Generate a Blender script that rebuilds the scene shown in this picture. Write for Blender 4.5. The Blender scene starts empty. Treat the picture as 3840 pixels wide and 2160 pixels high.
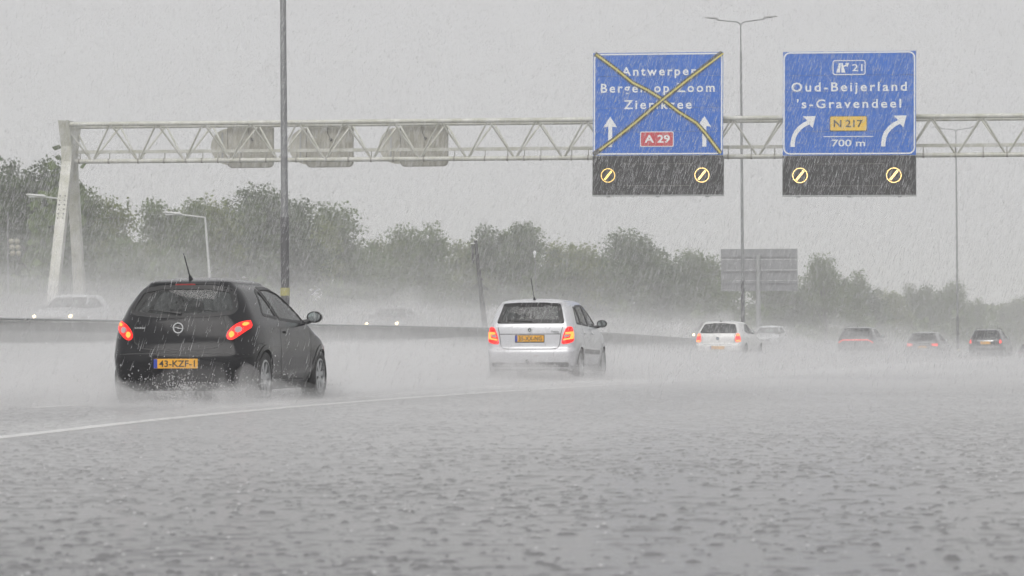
# Motorway in a cloudburst: camera, sky and light first, then setting, things and small details.
import bpy, bmesh, math, random
import numpy as np
from mathutils import Vector, Matrix
from mathutils.bvhtree import BVHTree
from mathutils.geometry import delaunay_2d_cdt

random.seed(7)
RNG = np.random.default_rng(11)
R = math.radians
scene = bpy.context.scene
COL = scene.collection

# ------------------------------------------------------------------ camera
CAM_H = 0.719
PITCH = math.atan(201.0 / 10600.0)
ROLL = 0.0044
FPX, CX, CY = 10600.0, 1920.0, 1080.0          # focal length and centre in pixels of the 3840 px photograph
cam_data = bpy.data.cameras.new('camera')
cam = bpy.data.objects.new('camera', cam_data)
COL.objects.link(cam)
cam_data.sensor_width = 36.0
cam_data.lens = 36.0 * FPX / 3840.0
cam_data.clip_start = 0.2
cam_data.clip_end = 4000.0
CAM_M = (Matrix.Translation((0, 0, CAM_H)) @ Matrix.Rotation(R(90) + PITCH, 4, 'X') @ Matrix.Rotation(-ROLL, 4, 'Z'))
cam.matrix_world = CAM_M
cam_data.dof.use_dof = True
cam_data.dof.focus_distance = 52.0
cam_data.dof.aperture_fstop = 7.1
scene.camera = cam

# ------------------------------------------------------------------ sky and sun (overcast)
SUN_EL, SUN_AZ = R(42), R(196)                    # azimuth measured from +Y towards +X
world = bpy.data.worlds.new('World')
scene.world = world
world.use_nodes = True
world.cycles.sampling_method = 'MANUAL'
world.cycles.sample_map_resolution = 128
wn, wl = world.node_tree.nodes, world.node_tree.links
wn.clear()
w_out = wn.new('ShaderNodeOutputWorld')
w_bg = wn.new('ShaderNodeBackground')
w_sky = wn.new('ShaderNodeTexSky')
w_sky.sky_type = 'NISHITA'
w_sky.sun_disc = False
w_sky.sun_elevation = SUN_EL
w_sky.sun_rotation = SUN_AZ
w_sky.dust_density = 6.0
w_bw = wn.new('ShaderNodeHueSaturation')
w_bw.inputs['Saturation'].default_value = 0.05
w_mix = wn.new('ShaderNodeMix')
w_mix.data_type = 'RGBA'
w_mix.inputs[0].default_value = 0.90             # thick rain cloud: almost even grey
w_mix.inputs[7].default_value = (6.33, 6.33, 6.40, 1)
wl.new(w_sky.outputs[0], w_bw.inputs['Color'])
wl.new(w_bw.outputs[0], w_mix.inputs[6])
wl.new(w_mix.outputs[2], w_bg.inputs['Color'])
w_bg.inputs['Strength'].default_value = 0.082
wl.new(w_bg.outputs[0], w_out.inputs['Surface'])

sun_data = bpy.data.lights.new('sun', 'SUN')
sun_data.energy = 1.5
sun_data.angle = R(50)
sun_data.color = (1.0, 0.97, 0.94)
sun = bpy.data.objects.new('sun', sun_data)
COL.objects.link(sun)
sun_dir = Vector((math.sin(SUN_AZ) * math.cos(SUN_EL), math.cos(SUN_AZ) * math.cos(SUN_EL), math.sin(SUN_EL)))
sun.rotation_euler = sun_dir.to_track_quat('Z', 'Y').to_euler()
sun.location = (0, 0, 60)

scene.view_settings.view_transform = 'Standard'
scene.view_settings.look = 'None'
scene.view_settings.gamma = 1.0
scene.view_settings.use_curve_mapping = False
scene.view_settings.exposure = 0.39
scene.render.engine = 'CYCLES'
scene.cycles.volume_bounces = 2
scene.cycles.max_bounces = 10
scene.cycles.transparent_max_bounces = 24
scene.cycles.volume_max_steps = 128
scene.cycles.sample_clamp_indirect = 6.0
scene.cycles.use_denoising = True
scene.cycles.use_adaptive_sampling = True
scene.cycles.adaptive_threshold = 0.03
scene.cycles.adaptive_min_samples = 12

# ------------------------------------------------------------------ photo -> place helpers
def ray(px, py):
    d = Vector(((px - CX) / FPX, -(py - CY) / FPX, -1.0))
    return (CAM_M.to_3x3() @ d)

def at(px, py, Y):
    """point seen at photo pixel (3840 px wide) at the distance Y ahead of the camera"""
    d = ray(px, py)
    k = Y / d.y
    return Vector((0, 0, CAM_H)) + d * k

def ground_at(px, py, z=0.0):
    d = ray(px, py)
    k = (z - CAM_H) / d.z
    return Vector((0, 0, CAM_H)) + d * k

# ------------------------------------------------------------------ road frame: u along, v across (right positive)
RA = R(11.0)
E_U = Vector((math.sin(RA), math.cos(RA), 0))
E_V = Vector((math.cos(RA), -math.sin(RA), 0))

def curve_off(u):
    t = max(0.0, min(u, 420.0) - 95.0)
    c = t * t / 1850.0
    if u > 420: c += (u - 420.0) * (2 * 325.0 / 1850.0)
    return c

def drop(u):
    t = max(0.0, min(u, 170.0) - 95.0)
    d = 1.4e-4 * t * t
    if u > 170: d += 0.021 * (min(u, 330.0) - 170.0)
    return -d

def heading(u):
    t = max(0.0, min(u, 420.0) - 95.0)
    return RA + math.atan(2 * t / 1850.0)

def W(u, v, z=0.0):
    p = E_U * u + E_V * (v + curve_off(u))
    return Vector((p.x, p.y, z + drop(u)))

def uv_of(x, y):
    u = x * E_U.x + y * E_U.y
    v = x * E_V.x + y * E_V.y - curve_off(u)
    return u, v

OPP_RISE = 0.96
def ground_z(u, v):
    """height of the terrain under road coordinates"""
    z = 0.0
    if v < -20.6:
        z = OPP_RISE * min(1.0, (-20.6 - v) / 0.5)
    if v < -41.0:
        t = min(1.0, (-41.0 - v) / 14.0)
        z += 1.5 * t * t * (3 - 2 * t)
    if v > 5.0:
        z += -0.25 * min(1.0, (v - 5.0) / 3.0)
    return z + drop(u)

# ------------------------------------------------------------------ object helpers
def link(o, parent=None):
    COL.objects.link(o)
    if parent is not None:
        o.parent = parent
    return o

def tag(o, label=None, cat=None, group=None, kind=None):
    if label: o['label'] = label
    if cat: o['category'] = cat
    if group: o['group'] = group
    if kind: o['kind'] = kind
    return o

def empty(name, loc=(0, 0, 0), rz=0.0, parent=None):
    o = bpy.data.objects.new(name, None)
    o.location = loc
    o.rotation_euler = (0, 0, rz)
    o.empty_display_size = 0.3
    return link(o, parent)

def mesh_from(name, V, F, mat=None, smooth=False):
    me = bpy.data.meshes.new(name)
    me.from_pydata([tuple(v) for v in V], [], F)
    if mat is not None: me.materials.append(mat)
    if smooth: me.shade_smooth()
    me.update()
    return me

def mobj(name, me, parent=None, loc=None, rot=None):
    o = bpy.data.objects.new(name, me)
    if loc is not None: o.location = loc
    if rot is not None: o.rotation_euler = rot
    return link(o, parent)

def np_mesh(name, V, F, mat=None, smooth=False):
    """fast mesh from numpy: V (n,3), F (m,k) all of one polygon size"""
    me = bpy.data.meshes.new(name)
    V = np.ascontiguousarray(V, dtype=np.float32); F = np.ascontiguousarray(F, dtype=np.int32)
    m, k = F.shape
    me.vertices.add(len(V)); me.vertices.foreach_set('co', V.ravel())
    me.loops.add(m * k); me.loops.foreach_set('vertex_index', F.ravel())
    me.polygons.add(m); me.polygons.foreach_set('loop_start', np.arange(0, m * k, k, dtype=np.int32))
    if mat is not None: me.materials.append(mat)
    me.update(calc_edges=True)
    if smooth: me.shade_smooth()
    return me

class MB:
    """collects simple solids into one mesh"""
    def __init__(self):
        self.V, self.F = [], []
    def add(self, V, F):
        b = len(self.V)
        self.V += [Vector(v) for v in V]
        self.F += [tuple(i + b for i in f) for f in F]
        return self
    def box(self, c, s, M=None, ch=0.0):
        cx, cy, cz = c; a, b, h = s[0] / 2, s[1] / 2, s[2] / 2
        if ch <= 0:
            V = [Vector((cx + i * a, cy + j * b, cz + k * h)) for k in (-1, 1) for j in (-1, 1) for i in (-1, 1)]
            F = [(0, 2, 3, 1), (4, 5, 7, 6), (0, 1, 5, 4), (2, 6, 7, 3), (0, 4, 6, 2), (1, 3, 7, 5)]
        else:
            bm = bmesh.new()
            bmesh.ops.create_cube(bm, size=1.0)
            for v in bm.verts: v.co = Vector((cx + v.co.x * s[0], cy + v.co.y * s[1], cz + v.co.z * s[2]))
            bmesh.ops.bevel(bm, geom=bm.edges[:], offset=ch, segments=2, affect='EDGES', profile=0.5)
            bm.verts.index_update()
            V = [v.co.copy() for v in bm.verts]; F = [tuple(v.index for v in f.verts) for f in bm.faces]
            bm.free()
        if M is not None: V = [M @ v for v in V]
        return self.add(V, F)
    def tube(self, pts, rad, n=10, cap=True):
        pts = [Vector(p) for p in pts]
        if not hasattr(rad, '__len__'): rad = [rad] * len(pts)
        V, F = [], []
        up = Vector((0, 0, 1))
        t0 = (pts[1] - pts[0]).normalized()
        side = t0.cross(up)
        if side.length < 1e-3: side = t0.cross(Vector((1, 0, 0)))
        side.normalize()
        for i, p in enumerate(pts):
            if i == 0: t = pts[1] - pts[0]
            elif i == len(pts) - 1: t = pts[-1] - pts[-2]
            else: t = (pts[i + 1] - pts[i]).normalized() + (pts[i] - pts[i - 1]).normalized()
            t.normalize()
            side = (side - t * side.dot(t)).normalized()
            o2 = t.cross(side)
            for k in range(n):
                a = 2 * math.pi * k / n
                V.append(p + (side * math.cos(a) + o2 * math.sin(a)) * rad[i])
        for i in range(len(pts) - 1):
            for k in range(n):
                k2 = (k + 1) % n
                F.append((i * n + k, i * n + k2, (i + 1) * n + k2, (i + 1) * n + k))
        if cap:
            F.append(tuple(range(n - 1, -1, -1)))
            F.append(tuple((len(pts) - 1) * n + k for k in range(n)))
        return self.add(V, F)
    def prism(self, poly, h0, h1, M=None):
        """2D outline (x,y) between heights h0..h1 (z)"""
        n = len(poly)
        V = [Vector((x, y, h0)) for x, y in poly] + [Vector((x, y, h1)) for x, y in poly]
        F = [tuple(range(n - 1, -1, -1)), tuple(range(n, 2 * n))]
        F += [(i, (i + 1) % n, n + (i + 1) % n, n + i) for i in range(n)]
        if M is not None: V = [M @ v for v in V]
        return self.add(V, F)
    def lathe(self, prof, n=24, M=None, closed=False):
        """profile (r, z) round the z axis"""
        V, F = [], []
        for r, z in prof:
            for k in range(n):
                a = 2 * math.pi * k / n
                V.append(Vector((r * math.cos(a), r * math.sin(a), z)))
        m = len(prof)
        rng = range(m) if closed else range(m - 1)
        for i in rng:
            j = (i + 1) % m
            for k in range(n):
                k2 = (k + 1) % n
                F.append((i * n + k, i * n + k2, j * n + k2, j * n + k))
        if M is not None: V = [M @ v for v in V]
        return self.add(V, F)
    def mesh(self, name, mat, smooth=False):
        me = mesh_from(name, self.V, self.F, mat)
        if smooth:
            me.shade_smooth()
            try: me.set_sharp_from_angle(angle=R(40))
            except Exception: pass
        return me
    def build(self, name, mat, parent=None, loc=None, rot=None, smooth=False):
        return mobj(name, self.mesh(name, mat, smooth), parent, loc, rot)

def copy_tree(o, parent=None):
    c = o.copy()
    COL.objects.link(c)
    c.parent = parent
    for ch in list(o.children):
        copy_tree(ch, c)
    return c

# ------------------------------------------------------------------ materials
MATS = {}
def new_mat(name):
    m = bpy.data.materials.new(name)
    m.use_nodes = True
    nt = m.node_tree
    nt.nodes.clear()
    out = nt.nodes.new('ShaderNodeOutputMaterial')
    return m, nt, out

def pbr(name, col, rough=0.5, metal=0.0, var=0.0, scale=6.0, bump=0.0, bscale=40.0, coat=0.0, spec=0.5, col2=None, emit=None, estr=0.0, stretch=None):
    if name in MATS: return MATS[name]
    m, nt, out = new_mat(name)
    b = nt.nodes.new('ShaderNodeBsdfPrincipled')
    nt.links.new(b.outputs[0], out.inputs['Surface'])
    b.inputs['Base Color'].default_value = (*col, 1)
    b.inputs['Roughness'].default_value = rough
    b.inputs['Metallic'].default_value = metal
    b.inputs['Coat Weight'].default_value = coat
    b.inputs['Coat Roughness'].default_value = 0.06
    b.inputs['Specular IOR Level'].default_value = spec
    if emit is not None:
        b.inputs['Emission Color'].default_value = (*emit, 1)
        b.inputs['Emission Strength'].default_value = estr
    if var > 0 or col2 is not None or bump > 0:
        tc = nt.nodes.new('ShaderNodeTexCoord')
        src = tc.outputs['Object']
        if stretch is not None:
            mp = nt.nodes.new('ShaderNodeMapping')
            mp.inputs['Scale'].default_value = stretch
            nt.links.new(src, mp.inputs['Vector'])
            src = mp.outputs[0]
    if var > 0 or col2 is not None:
        nz = nt.nodes.new('ShaderNodeTexNoise')
        nz.inputs['Scale'].default_value = scale
        nz.inputs['Detail'].default_value = 6
        nz.inputs['Roughness'].default_value = 0.62
        nt.links.new(src, nz.inputs['Vector'])
        rp = nt.nodes.new('ShaderNodeValToRGB')
        c2 = col2 if col2 is not None else tuple(c * (1 - var) for c in col)
        c1 = col if col2 is not None else tuple(min(1, c * (1 + var)) for c in col)
        rp.color_ramp.elements[0].position = 0.36; rp.color_ramp.elements[0].color = (*c2, 1)
        rp.color_ramp.elements[1].position = 0.64; rp.color_ramp.elements[1].color = (*c1, 1)
        nt.links.new(nz.outputs['Fac'], rp.inputs[0])
        nt.links.new(rp.outputs[0], b.inputs['Base Color'])
    if bump > 0:
        n2 = nt.nodes.new('ShaderNodeTexNoise')
        n2.inputs['Scale'].default_value = bscale
        n2.inputs['Detail'].default_value = 4
        nt.links.new(src, n2.inputs['Vector'])
        bp = nt.nodes.new('ShaderNodeBump')
        bp.inputs['Strength'].default_value = bump
        bp.inputs['Distance'].default_value = 0.02
        nt.links.new(n2.outputs['Fac'], bp.inputs['Height'])
        nt.links.new(bp.outputs[0], b.inputs['Normal'])
    MATS[name] = m
    return m

def glass_mat(name, tint, gloss=0.12, rough=0.03, film=0.0):
    """thin sheet of glass: tinted see-through, Fresnel mirror, a film of rain water on it"""
    if name in MATS: return MATS[name]
    m, nt, out = new_mat(name)
    tr = nt.nodes.new('ShaderNodeBsdfTransparent'); tr.inputs[0].default_value = (*tint, 1)
    gl = nt.nodes.new('ShaderNodeBsdfGlossy'); gl.inputs['Roughness'].default_value = rough
    fr = nt.nodes.new('ShaderNodeFresnel'); fr.inputs['IOR'].default_value = 1.5
    mx = nt.nodes.new('ShaderNodeMixShader')
    nt.links.new(fr.outputs[0], mx.inputs[0]); nt.links.new(tr.outputs[0], mx.inputs[1]); nt.links.new(gl.outputs[0], mx.inputs[2])
    last = mx.outputs[0]
    if film > 0:
        df = nt.nodes.new('ShaderNodeBsdfTranslucent'); df.inputs[0].default_value = (0.75, 0.78, 0.78, 1)
        d2 = nt.nodes.new('ShaderNodeBsdfDiffuse'); d2.inputs[0].default_value = (0.6, 0.62, 0.62, 1)
        ad = nt.nodes.new('ShaderNodeMixShader'); ad.inputs[0].default_value = 0.5
        nt.links.new(df.outputs[0], ad.inputs[1]); nt.links.new(d2.outputs[0], ad.inputs[2])
        tc = nt.nodes.new('ShaderNodeTexCoord')
        mp = nt.nodes.new('ShaderNodeMapping'); mp.inputs['Scale'].default_value = (26, 26, 5)
        nz = nt.nodes.new('ShaderNodeTexNoise'); nz.inputs['Scale'].default_value = 1.0; nz.inputs['Detail'].default_value = 5
        nt.links.new(tc.outputs['Object'], mp.inputs[0]); nt.links.new(mp.outputs[0], nz.inputs['Vector'])
        mr = nt.nodes.new('ShaderNodeMapRange')
        mr.inputs['From Min'].default_value = 0.42; mr.inputs['From Max'].default_value = 0.75
        mr.inputs['To Min'].default_value = film * 0.35; mr.inputs['To Max'].default_value = film * 2.2
        nt.links.new(nz.outputs['Fac'], mr.inputs['Value'])
        m2 = nt.nodes.new('ShaderNodeMixShader')
        nt.links.new(mr.outputs[0], m2.inputs[0]); nt.links.new(last, m2.inputs[1]); nt.links.new(ad.outputs[0], m2.inputs[2])
        last = m2.outputs[0]
    nt.links.new(last, out.inputs['Surface'])
    MATS[name] = m
    return m

def emit_mat(name, col, strength):
    if name in MATS: return MATS[name]
    m, nt, out = new_mat(name)
    e = nt.nodes.new('ShaderNodeEmission')
    e.inputs[0].default_value = (*col, 1); e.inputs[1].default_value = strength
    nt.links.new(e.outputs[0], out.inputs['Surface'])
    MATS[name] = m
    return m

def text_mesh(txt, mat, bold=0.0, extrude=0.004, spacing=1.0):
    """lettering as a mesh in the XY plane, scaled later to the size on the thing; returns mesh and bounds"""
    cu = bpy.data.curves.new('lettering', 'FONT')
    cu.body = txt
    cu.size = 1.0
    cu.offset = bold
    cu.extrude = 0.0
    cu.space_character = spacing
    cu.resolution_u = 3
    o = bpy.data.objects.new('lettering_tmp', cu)
    COL.objects.link(o)
    bpy.context.view_layer.update()
    dg = bpy.context.evaluated_depsgraph_get()
    me = bpy.data.meshes.new_from_object(o.evaluated_get(dg))
    bpy.data.objects.remove(o)
    bpy.data.curves.remove(cu)
    me.name = 'lettering'
    me.materials.clear()
    me.materials.append(mat)
    n = len(me.vertices)
    co = np.empty(n * 3, dtype=np.float32); me.vertices.foreach_get('co', co); co = co.reshape(-1, 3)
    return me, co

def place_text(txt, mat, x0, x1, y0, y1, z, parent, M, name='lettering', bold=0.0, spacing=1.0, ref=None):
    """fit lettering into the box x0..x1, y0..y1 of the plane given by matrix M (local x,y,normal).
    ref: letters that set the box height (so descenders may hang below y0)"""
    me, co = text_mesh(txt, mat, bold, spacing=spacing)
    lo, hi = co.min(0), co.max(0)
    ylo, yhi = lo[1], hi[1]
    if ref:
        m2, c2 = text_mesh(ref, mat, bold)
        ylo, yhi = c2[:, 1].min(), c2[:, 1].max()
        bpy.data.meshes.remove(m2)
    sx = (x1 - x0) / max(1e-6, hi[0] - lo[0]); sy = (y1 - y0) / max(1e-6, yhi - ylo)
    out = np.empty_like(co)
    out[:, 0] = x0 + (co[:, 0] - lo[0]) * sx
    out[:, 1] = y0 + (co[:, 1] - ylo) * sy
    out[:, 2] = z
    Mn = np.array(M)
    out = out @ Mn[:3, :3].T + Mn[:3, 3]
    me.vertices.foreach_set('co', out.astype(np.float32).ravel())
    me.update()
    words = txt.split(' ')
    if len(words) == 1:
        return mobj(name, me, parent)
    # one mesh per word: cut at the widest gaps between letters
    polys = [tuple(p.vertices) for p in me.polygons]
    cx = co[:, 0]
    xs = np.sort(cx); gaps = np.diff(xs)
    cuts = sorted((xs[i] + xs[i + 1]) / 2 for i in np.argsort(-gaps)[:len(words) - 1])
    last = None
    for w_ in range(len(words)):
        lo_ = cuts[w_ - 1] if w_ > 0 else -1e9
        hi_ = cuts[w_] if w_ < len(cuts) else 1e9
        pk = [p for p in polys if lo_ < cx[p[0]] < hi_]
        ids = sorted({i for p in pk for i in p}); mp_ = {i: k for k, i in enumerate(ids)}
        last = mobj(name, mesh_from(name, [out[i] for i in ids], [tuple(mp_[i] for i in p) for p in pk], mat), parent)
    bpy.data.meshes.remove(me)
    return last

def rrect(x0, y0, x1, y1, r, n=6):
    P = []
    for cx, cy, a0 in ((x1 - r, y0 + r, -90), (x1 - r, y1 - r, 0), (x0 + r, y1 - r, 90), (x0 + r, y0 + r, 180)):
        for k in range(n + 1):
            a = R(a0 + 90.0 * k / n)
            P.append((cx + r * math.cos(a), cy + r * math.sin(a)))
    return P
# ------------------------------------------------------------------ wet road material
def road_mat(name, splash=1.0):
    m, nt, out = new_mat(name)
    N, L = nt.nodes, nt.links
    b = N.new('ShaderNodeBsdfPrincipled')
    L.new(b.outputs[0], out.inputs['Surface'])
    b.inputs['IOR'].default_value = 1.33
    b.inputs['Specular IOR Level'].default_value = 0.5
    tc = N.new('ShaderNodeTexCoord')
    # asphalt grain and worn wheel tracks
    nz = N.new('ShaderNodeTexNoise'); nz.inputs['Scale'].default_value = 0.6; nz.inputs['Detail'].default_value = 8
    mp = N.new('ShaderNodeMapping'); mp.inputs['Scale'].default_value = (1.0, 0.25, 1.0)
    L.new(tc.outputs['Object'], mp.inputs[0]); L.new(mp.outputs[0], nz.inputs['Vector'])
    rp = N.new('ShaderNodeValToRGB')
    rp.color_ramp.elements[0].position = 0.3; rp.color_ramp.elements[0].color = (0.085, 0.086, 0.090, 1)
    rp.color_ramp.elements[1].position = 0.7; rp.color_ramp.elements[1].color = (0.150, 0.150, 0.155, 1)
    L.new(nz.outputs['Fac'], rp.inputs[0]); L.new(rp.outputs[0], b.inputs['Base Color'])
    mr0 = N.new('ShaderNodeMapRange')
    mr0.inputs['To Min'].default_value = 0.10; mr0.inputs['To Max'].default_value = 0.26
    L.new(nz.outputs['Fac'], mr0.inputs['Value']); L.new(mr0.outputs[0], b.inputs['Roughness'])
    # rain-pocked water: rings and dimples of drops, on wind ripples
    vo = N.new('ShaderNodeTexVoronoi'); vo.feature = 'F1'; vo.inputs['Scale'].default_value = 7.0
    vo.inputs['Randomness'].default_value = 1.0
    L.new(tc.outputs['Object'], vo.inputs['Vector'])
    mr = N.new('ShaderNodeMapRange'); mr.interpolation_type = 'SMOOTHSTEP'
    mr.inputs['From Min'].default_value = 0.02; mr.inputs['From Max'].default_value = 0.33
    mr.inputs['To Min'].default_value = 1.0; mr.inputs['To Max'].default_value = 0.0
    L.new(vo.outputs['Distance'], mr.inputs['Value'])
    n2 = N.new('ShaderNodeTexNoise'); n2.inputs['Scale'].default_value = 7.5; n2.inputs['Detail'].default_value = 6; n2.inputs['Roughness'].default_value = 0.68
    L.new(tc.outputs['Object'], n2.inputs['Vector'])
    ad = N.new('ShaderNodeMath'); ad.operation = 'MULTIPLY_ADD'; ad.inputs[1].default_value = 0.3
    L.new(mr.outputs[0], ad.inputs[0]); L.new(n2.outputs['Fac'], ad.inputs[2])
    bp = N.new('ShaderNodeBump'); bp.inputs['Strength'].default_value = 1.0 * splash; bp.inputs['Distance'].default_value = 0.013
    L.new(ad.outputs[0], bp.inputs['Height']); L.new(bp.outputs[0], b.inputs['Normal'])
    return m

M_ROAD = road_mat('wet_asphalt')
M_ROAD2 = road_mat('wet_asphalt_far')
M_PAINT = pbr('road_paint', (0.78, 0.78, 0.76), 0.3, var=0.12, scale=3.0, bump=0.25, bscale=22)
M_GRASS = pbr('verge_grass', (0.06, 0.085, 0.03), 0.8, col2=(0.10, 0.10, 0.045), scale=0.8, bump=0.6, bscale=9)
M_CONC = pbr('barrier_concrete', (0.32, 0.32, 0.31), 0.45, col2=(0.21, 0.21, 0.205), scale=1.4, bump=0.2, bscale=60)
M_GALV = pbr('galvanised_steel', (0.42, 0.43, 0.43), 0.45, metal=0.6, var=0.12, scale=5)

# ------------------------------------------------------------------ ground, roads
def sheet(name, us, vs, zf, mat, kind='structure'):
    nu, nv = len(us), len(vs)
    V = np.empty((nu * nv, 3), dtype=np.float32)
    i = 0
    for u in us:
        for v in vs:
            p = W(u, v)
            V[i] = (p.x, p.y, zf(u, v)); i += 1
    F = np.array([(a * nv + b, a * nv + b + 1, (a + 1) * nv + b + 1, (a + 1) * nv + b) for a in range(nu - 1) for b in range(nv - 1)], dtype=np.int32)
    o = mobj(name, np_mesh(name, V, F, mat, True))
    tag(o, kind=kind)
    return o

us_long = [-60, -30, -10, 0, 10, 20, 30, 45, 60, 75, 90] + list(range(95, 345, 10)) + [360, 380, 400, 420, 500, 600, 700, 850, 1000, 1150]
vs_t = [-420, -300, -200, -120, -90, -70, -60, -55, -52, -49, -46, -43, -41, -40, -30, -23, -21.1, -20.6, -20, -10, 0, 5, 8, 20, 60, 120, 200]
sheet('ground', us_long, vs_t, lambda u, v: ground_z(u, v) - 0.03, M_GRASS)
sheet('road', us_long, [-20.45, -18, -14, -10, -6, -2, 2, 5.0], lambda u, v: drop(u), M_ROAD)
sheet('opposite_road', us_long, [-40.5, -36, -32, -28, -24, -21.3], lambda u, v: drop(u) + OPP_RISE, M_ROAD2)

def strip_mark(name, pts, w, zoff=0.005, parent=None):
    """flat painted line through world points"""
    V, F = [], []
    P = [Vector(p) for p in pts]
    for i, p in enumerate(P):
        t = (P[min(i + 1, len(P) - 1)] - P[max(i - 1, 0)]); t.z = 0; t.normalize()
        s = Vector((t.y, -t.x, 0)) * (w / 2)
        V += [p - s + Vector((0, 0, zoff)), p + s + Vector((0, 0, zoff))]
    for i in range(len(P) - 1):
        F.append((2 * i, 2 * i + 1, 2 * i + 3, 2 * i + 2))
    o = mobj(name, mesh_from(name, V, F, M_PAINT), parent)
    return o

LINE_PX = [(0, 1638), (626, 1579), (1416, 1501), (1920, 1464), (2263, 1446), (2799, 1416), (3224, 1391)]
lp = [ground_at(*p) for p in LINE_PX]
d0 = (lp[1] - lp[0]).normalized()
# smooth the measured points in road coordinates
uvp = [uv_of(p.x, p.y) for p in lp]
uu = np.array([p[0] for p in uvp]); vv = np.array([p[1] for p in uvp])
cf = np.polyfit(uu, vv, 3)
pts = []
for u in np.arange(2.0, 96.0, 2.0):
    if u < uu[0]: v = np.polyval(cf, uu[0])
    elif u <= uu[-1]: v = np.polyval(cf, u)
    else: v = np.polyval(cf, uu[-1]) + (u - uu[-1]) * np.polyval(np.polyder(cf), uu[-1]) * 0.8
    pts.append(W(u, min(v, 3.5)))
edge_line = strip_mark('lane_line', pts, 0.20)
tag(edge_line, kind='structure')
for vline, dash in ((-11.3, True), (-14.8, True), (-18.4, False)):
    root = None
    for k in range(26):
        u0 = 6 + k * 12.0
        ln = 3.0 if dash else 12.0
        o = strip_mark('lane_marking', [W(u0 + ln * j / 4, vline) for j in range(5)], 0.15)
        tag(o, kind='structure')

# ------------------------------------------------------------------ concrete median barrier, built of cast segments
bar = empty('median_barrier', W(20, -20.5))
tag(bar, 'long dark wet concrete median barrier left of the traffic lanes', 'barrier')
PROF = [(-0.34, 0), (-0.34, 0.09), (-0.22, 0.36), (-0.13, 1.15), (-0.10, 1.19), (0.10, 1.19), (0.13, 1.15), (0.22, 0.36), (0.34, 0.09), (0.34, 0)]
SEG = 6.0
for k in range(44):
    u0 = 6 + k * SEG
    u1 = u0 + SEG - 0.03
    V, F = [], []
    n = len(PROF)
    for u in (u0, (u0 + u1) / 2, u1):
        for (x, z) in PROF:
            p = W(u, -20.5 + x, z + 0.004)
            V.append(p - bar.location)
    for r_ in range(2):
        for j in range(n - 1):
            F.append((r_ * n + j, r_ * n + j + 1, (r_ + 1) * n + j + 1, (r_ + 1) * n + j))
    F.append(tuple(range(n - 1, -1, -1))); F.append(tuple(2 * n + j for j in range(n)))
    mobj('barrier_segment', mesh_from('barrier_segment', V, F, M_CONC), bar)
# thin pale capping rail on the barrier
capm = MB()
for k in range(44):
    u0 = 6 + k * SEG
    c = MB()
    a, b = W(u0 + 0.02, -20.5, 1.215), W(u0 + SEG - 0.06, -20.5, 1.215)
    c.tube([a - bar.location, b - bar.location], 0.024, 6)
    c.build('capping_rail', M_GALV, bar)

# guard rail along the far edge of the other carriageway
gr = empty('guard_rail', W(40, -41.2, OPP_RISE))
tag(gr, 'low steel guard rail along the far edge of the opposite road', 'guard rail')
GP = [(0.0, 0.45), (0.05, 0.50), (0.05, 0.56), (0.0, 0.60), (0.05, 0.64), (0.05, 0.70), (0.0, 0.75)]
for k in range(40):
    u0 = 50 + k * 4.0
    V, F = [], []
    for u in (u0, u0 + 3.98):
        for x, z in GP: V.append(W(u, -41.2 + x, z + OPP_RISE) - gr.location)
    n = len(GP)
    for j in range(n - 1): F.append((j, j + 1, n + j + 1, n + j))
    mobj('rail_beam', mesh_from('rail_beam', V, F, M_GALV), gr)
    pm = MB().box((0, 0, 0.36), (0.1, 0.06, 0.72))
    pm.build('post', M_GALV, gr, loc=W(u0, -41.33, OPP_RISE) - gr.location, rot=(0, 0, -heading(u0)))

# ------------------------------------------------------------------ air: even haze, and road spray hanging low over the lanes
def box_obj(name, lo, hi, mat, M=None):
    m = MB().box(((lo[0] + hi[0]) / 2, (lo[1] + hi[1]) / 2, (lo[2] + hi[2]) / 2), (hi[0] - lo[0], hi[1] - lo[1], hi[2] - lo[2]))
    o = m.build(name, mat)
    if M is not None: o.matrix_world = M
    return o

HAZE_DENS = 0.00155
mh, nt, out = new_mat('rain_haze')
pv = nt.nodes.new('ShaderNodeVolumePrincipled')
pv.inputs['Color'].default_value = (0.985, 0.985, 0.99, 1)
pv.inputs['Density'].default_value = HAZE_DENS
pv.inputs['Anisotropy'].default_value = 0.0
nt.links.new(pv.outputs[0], out.inputs['Volume'])
haze = box_obj('haze', (-520, -80, -8.0), (1000, 1400, 24.0), mh)
tag(haze, kind='stuff')

# the spray is nested lumpy shells, each of even density, so it thins towards its top and edges
WAVES = [(random.uniform(0.08, 0.9), random.uniform(0.15, 1.6), random.uniform(0, 6.28)) for _ in range(9)]
def lump(u, v, seed):
    s = 0.0
    for i, (a, b, c) in enumerate(WAVES):
        s += math.sin(u * a + c * (1 + seed) + 1.7 * math.sin(v * b * 0.7 + seed * 2.1 + i)) * math.cos(v * b + i * 1.3 + seed) / (1.0 + 0.35 * i)
    return s / 2.6

def sstep(x, a, b):
    t = max(0.0, min(1.0, (x - a) / (b - a)))
    return t * t * (3 - 2 * t)

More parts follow.
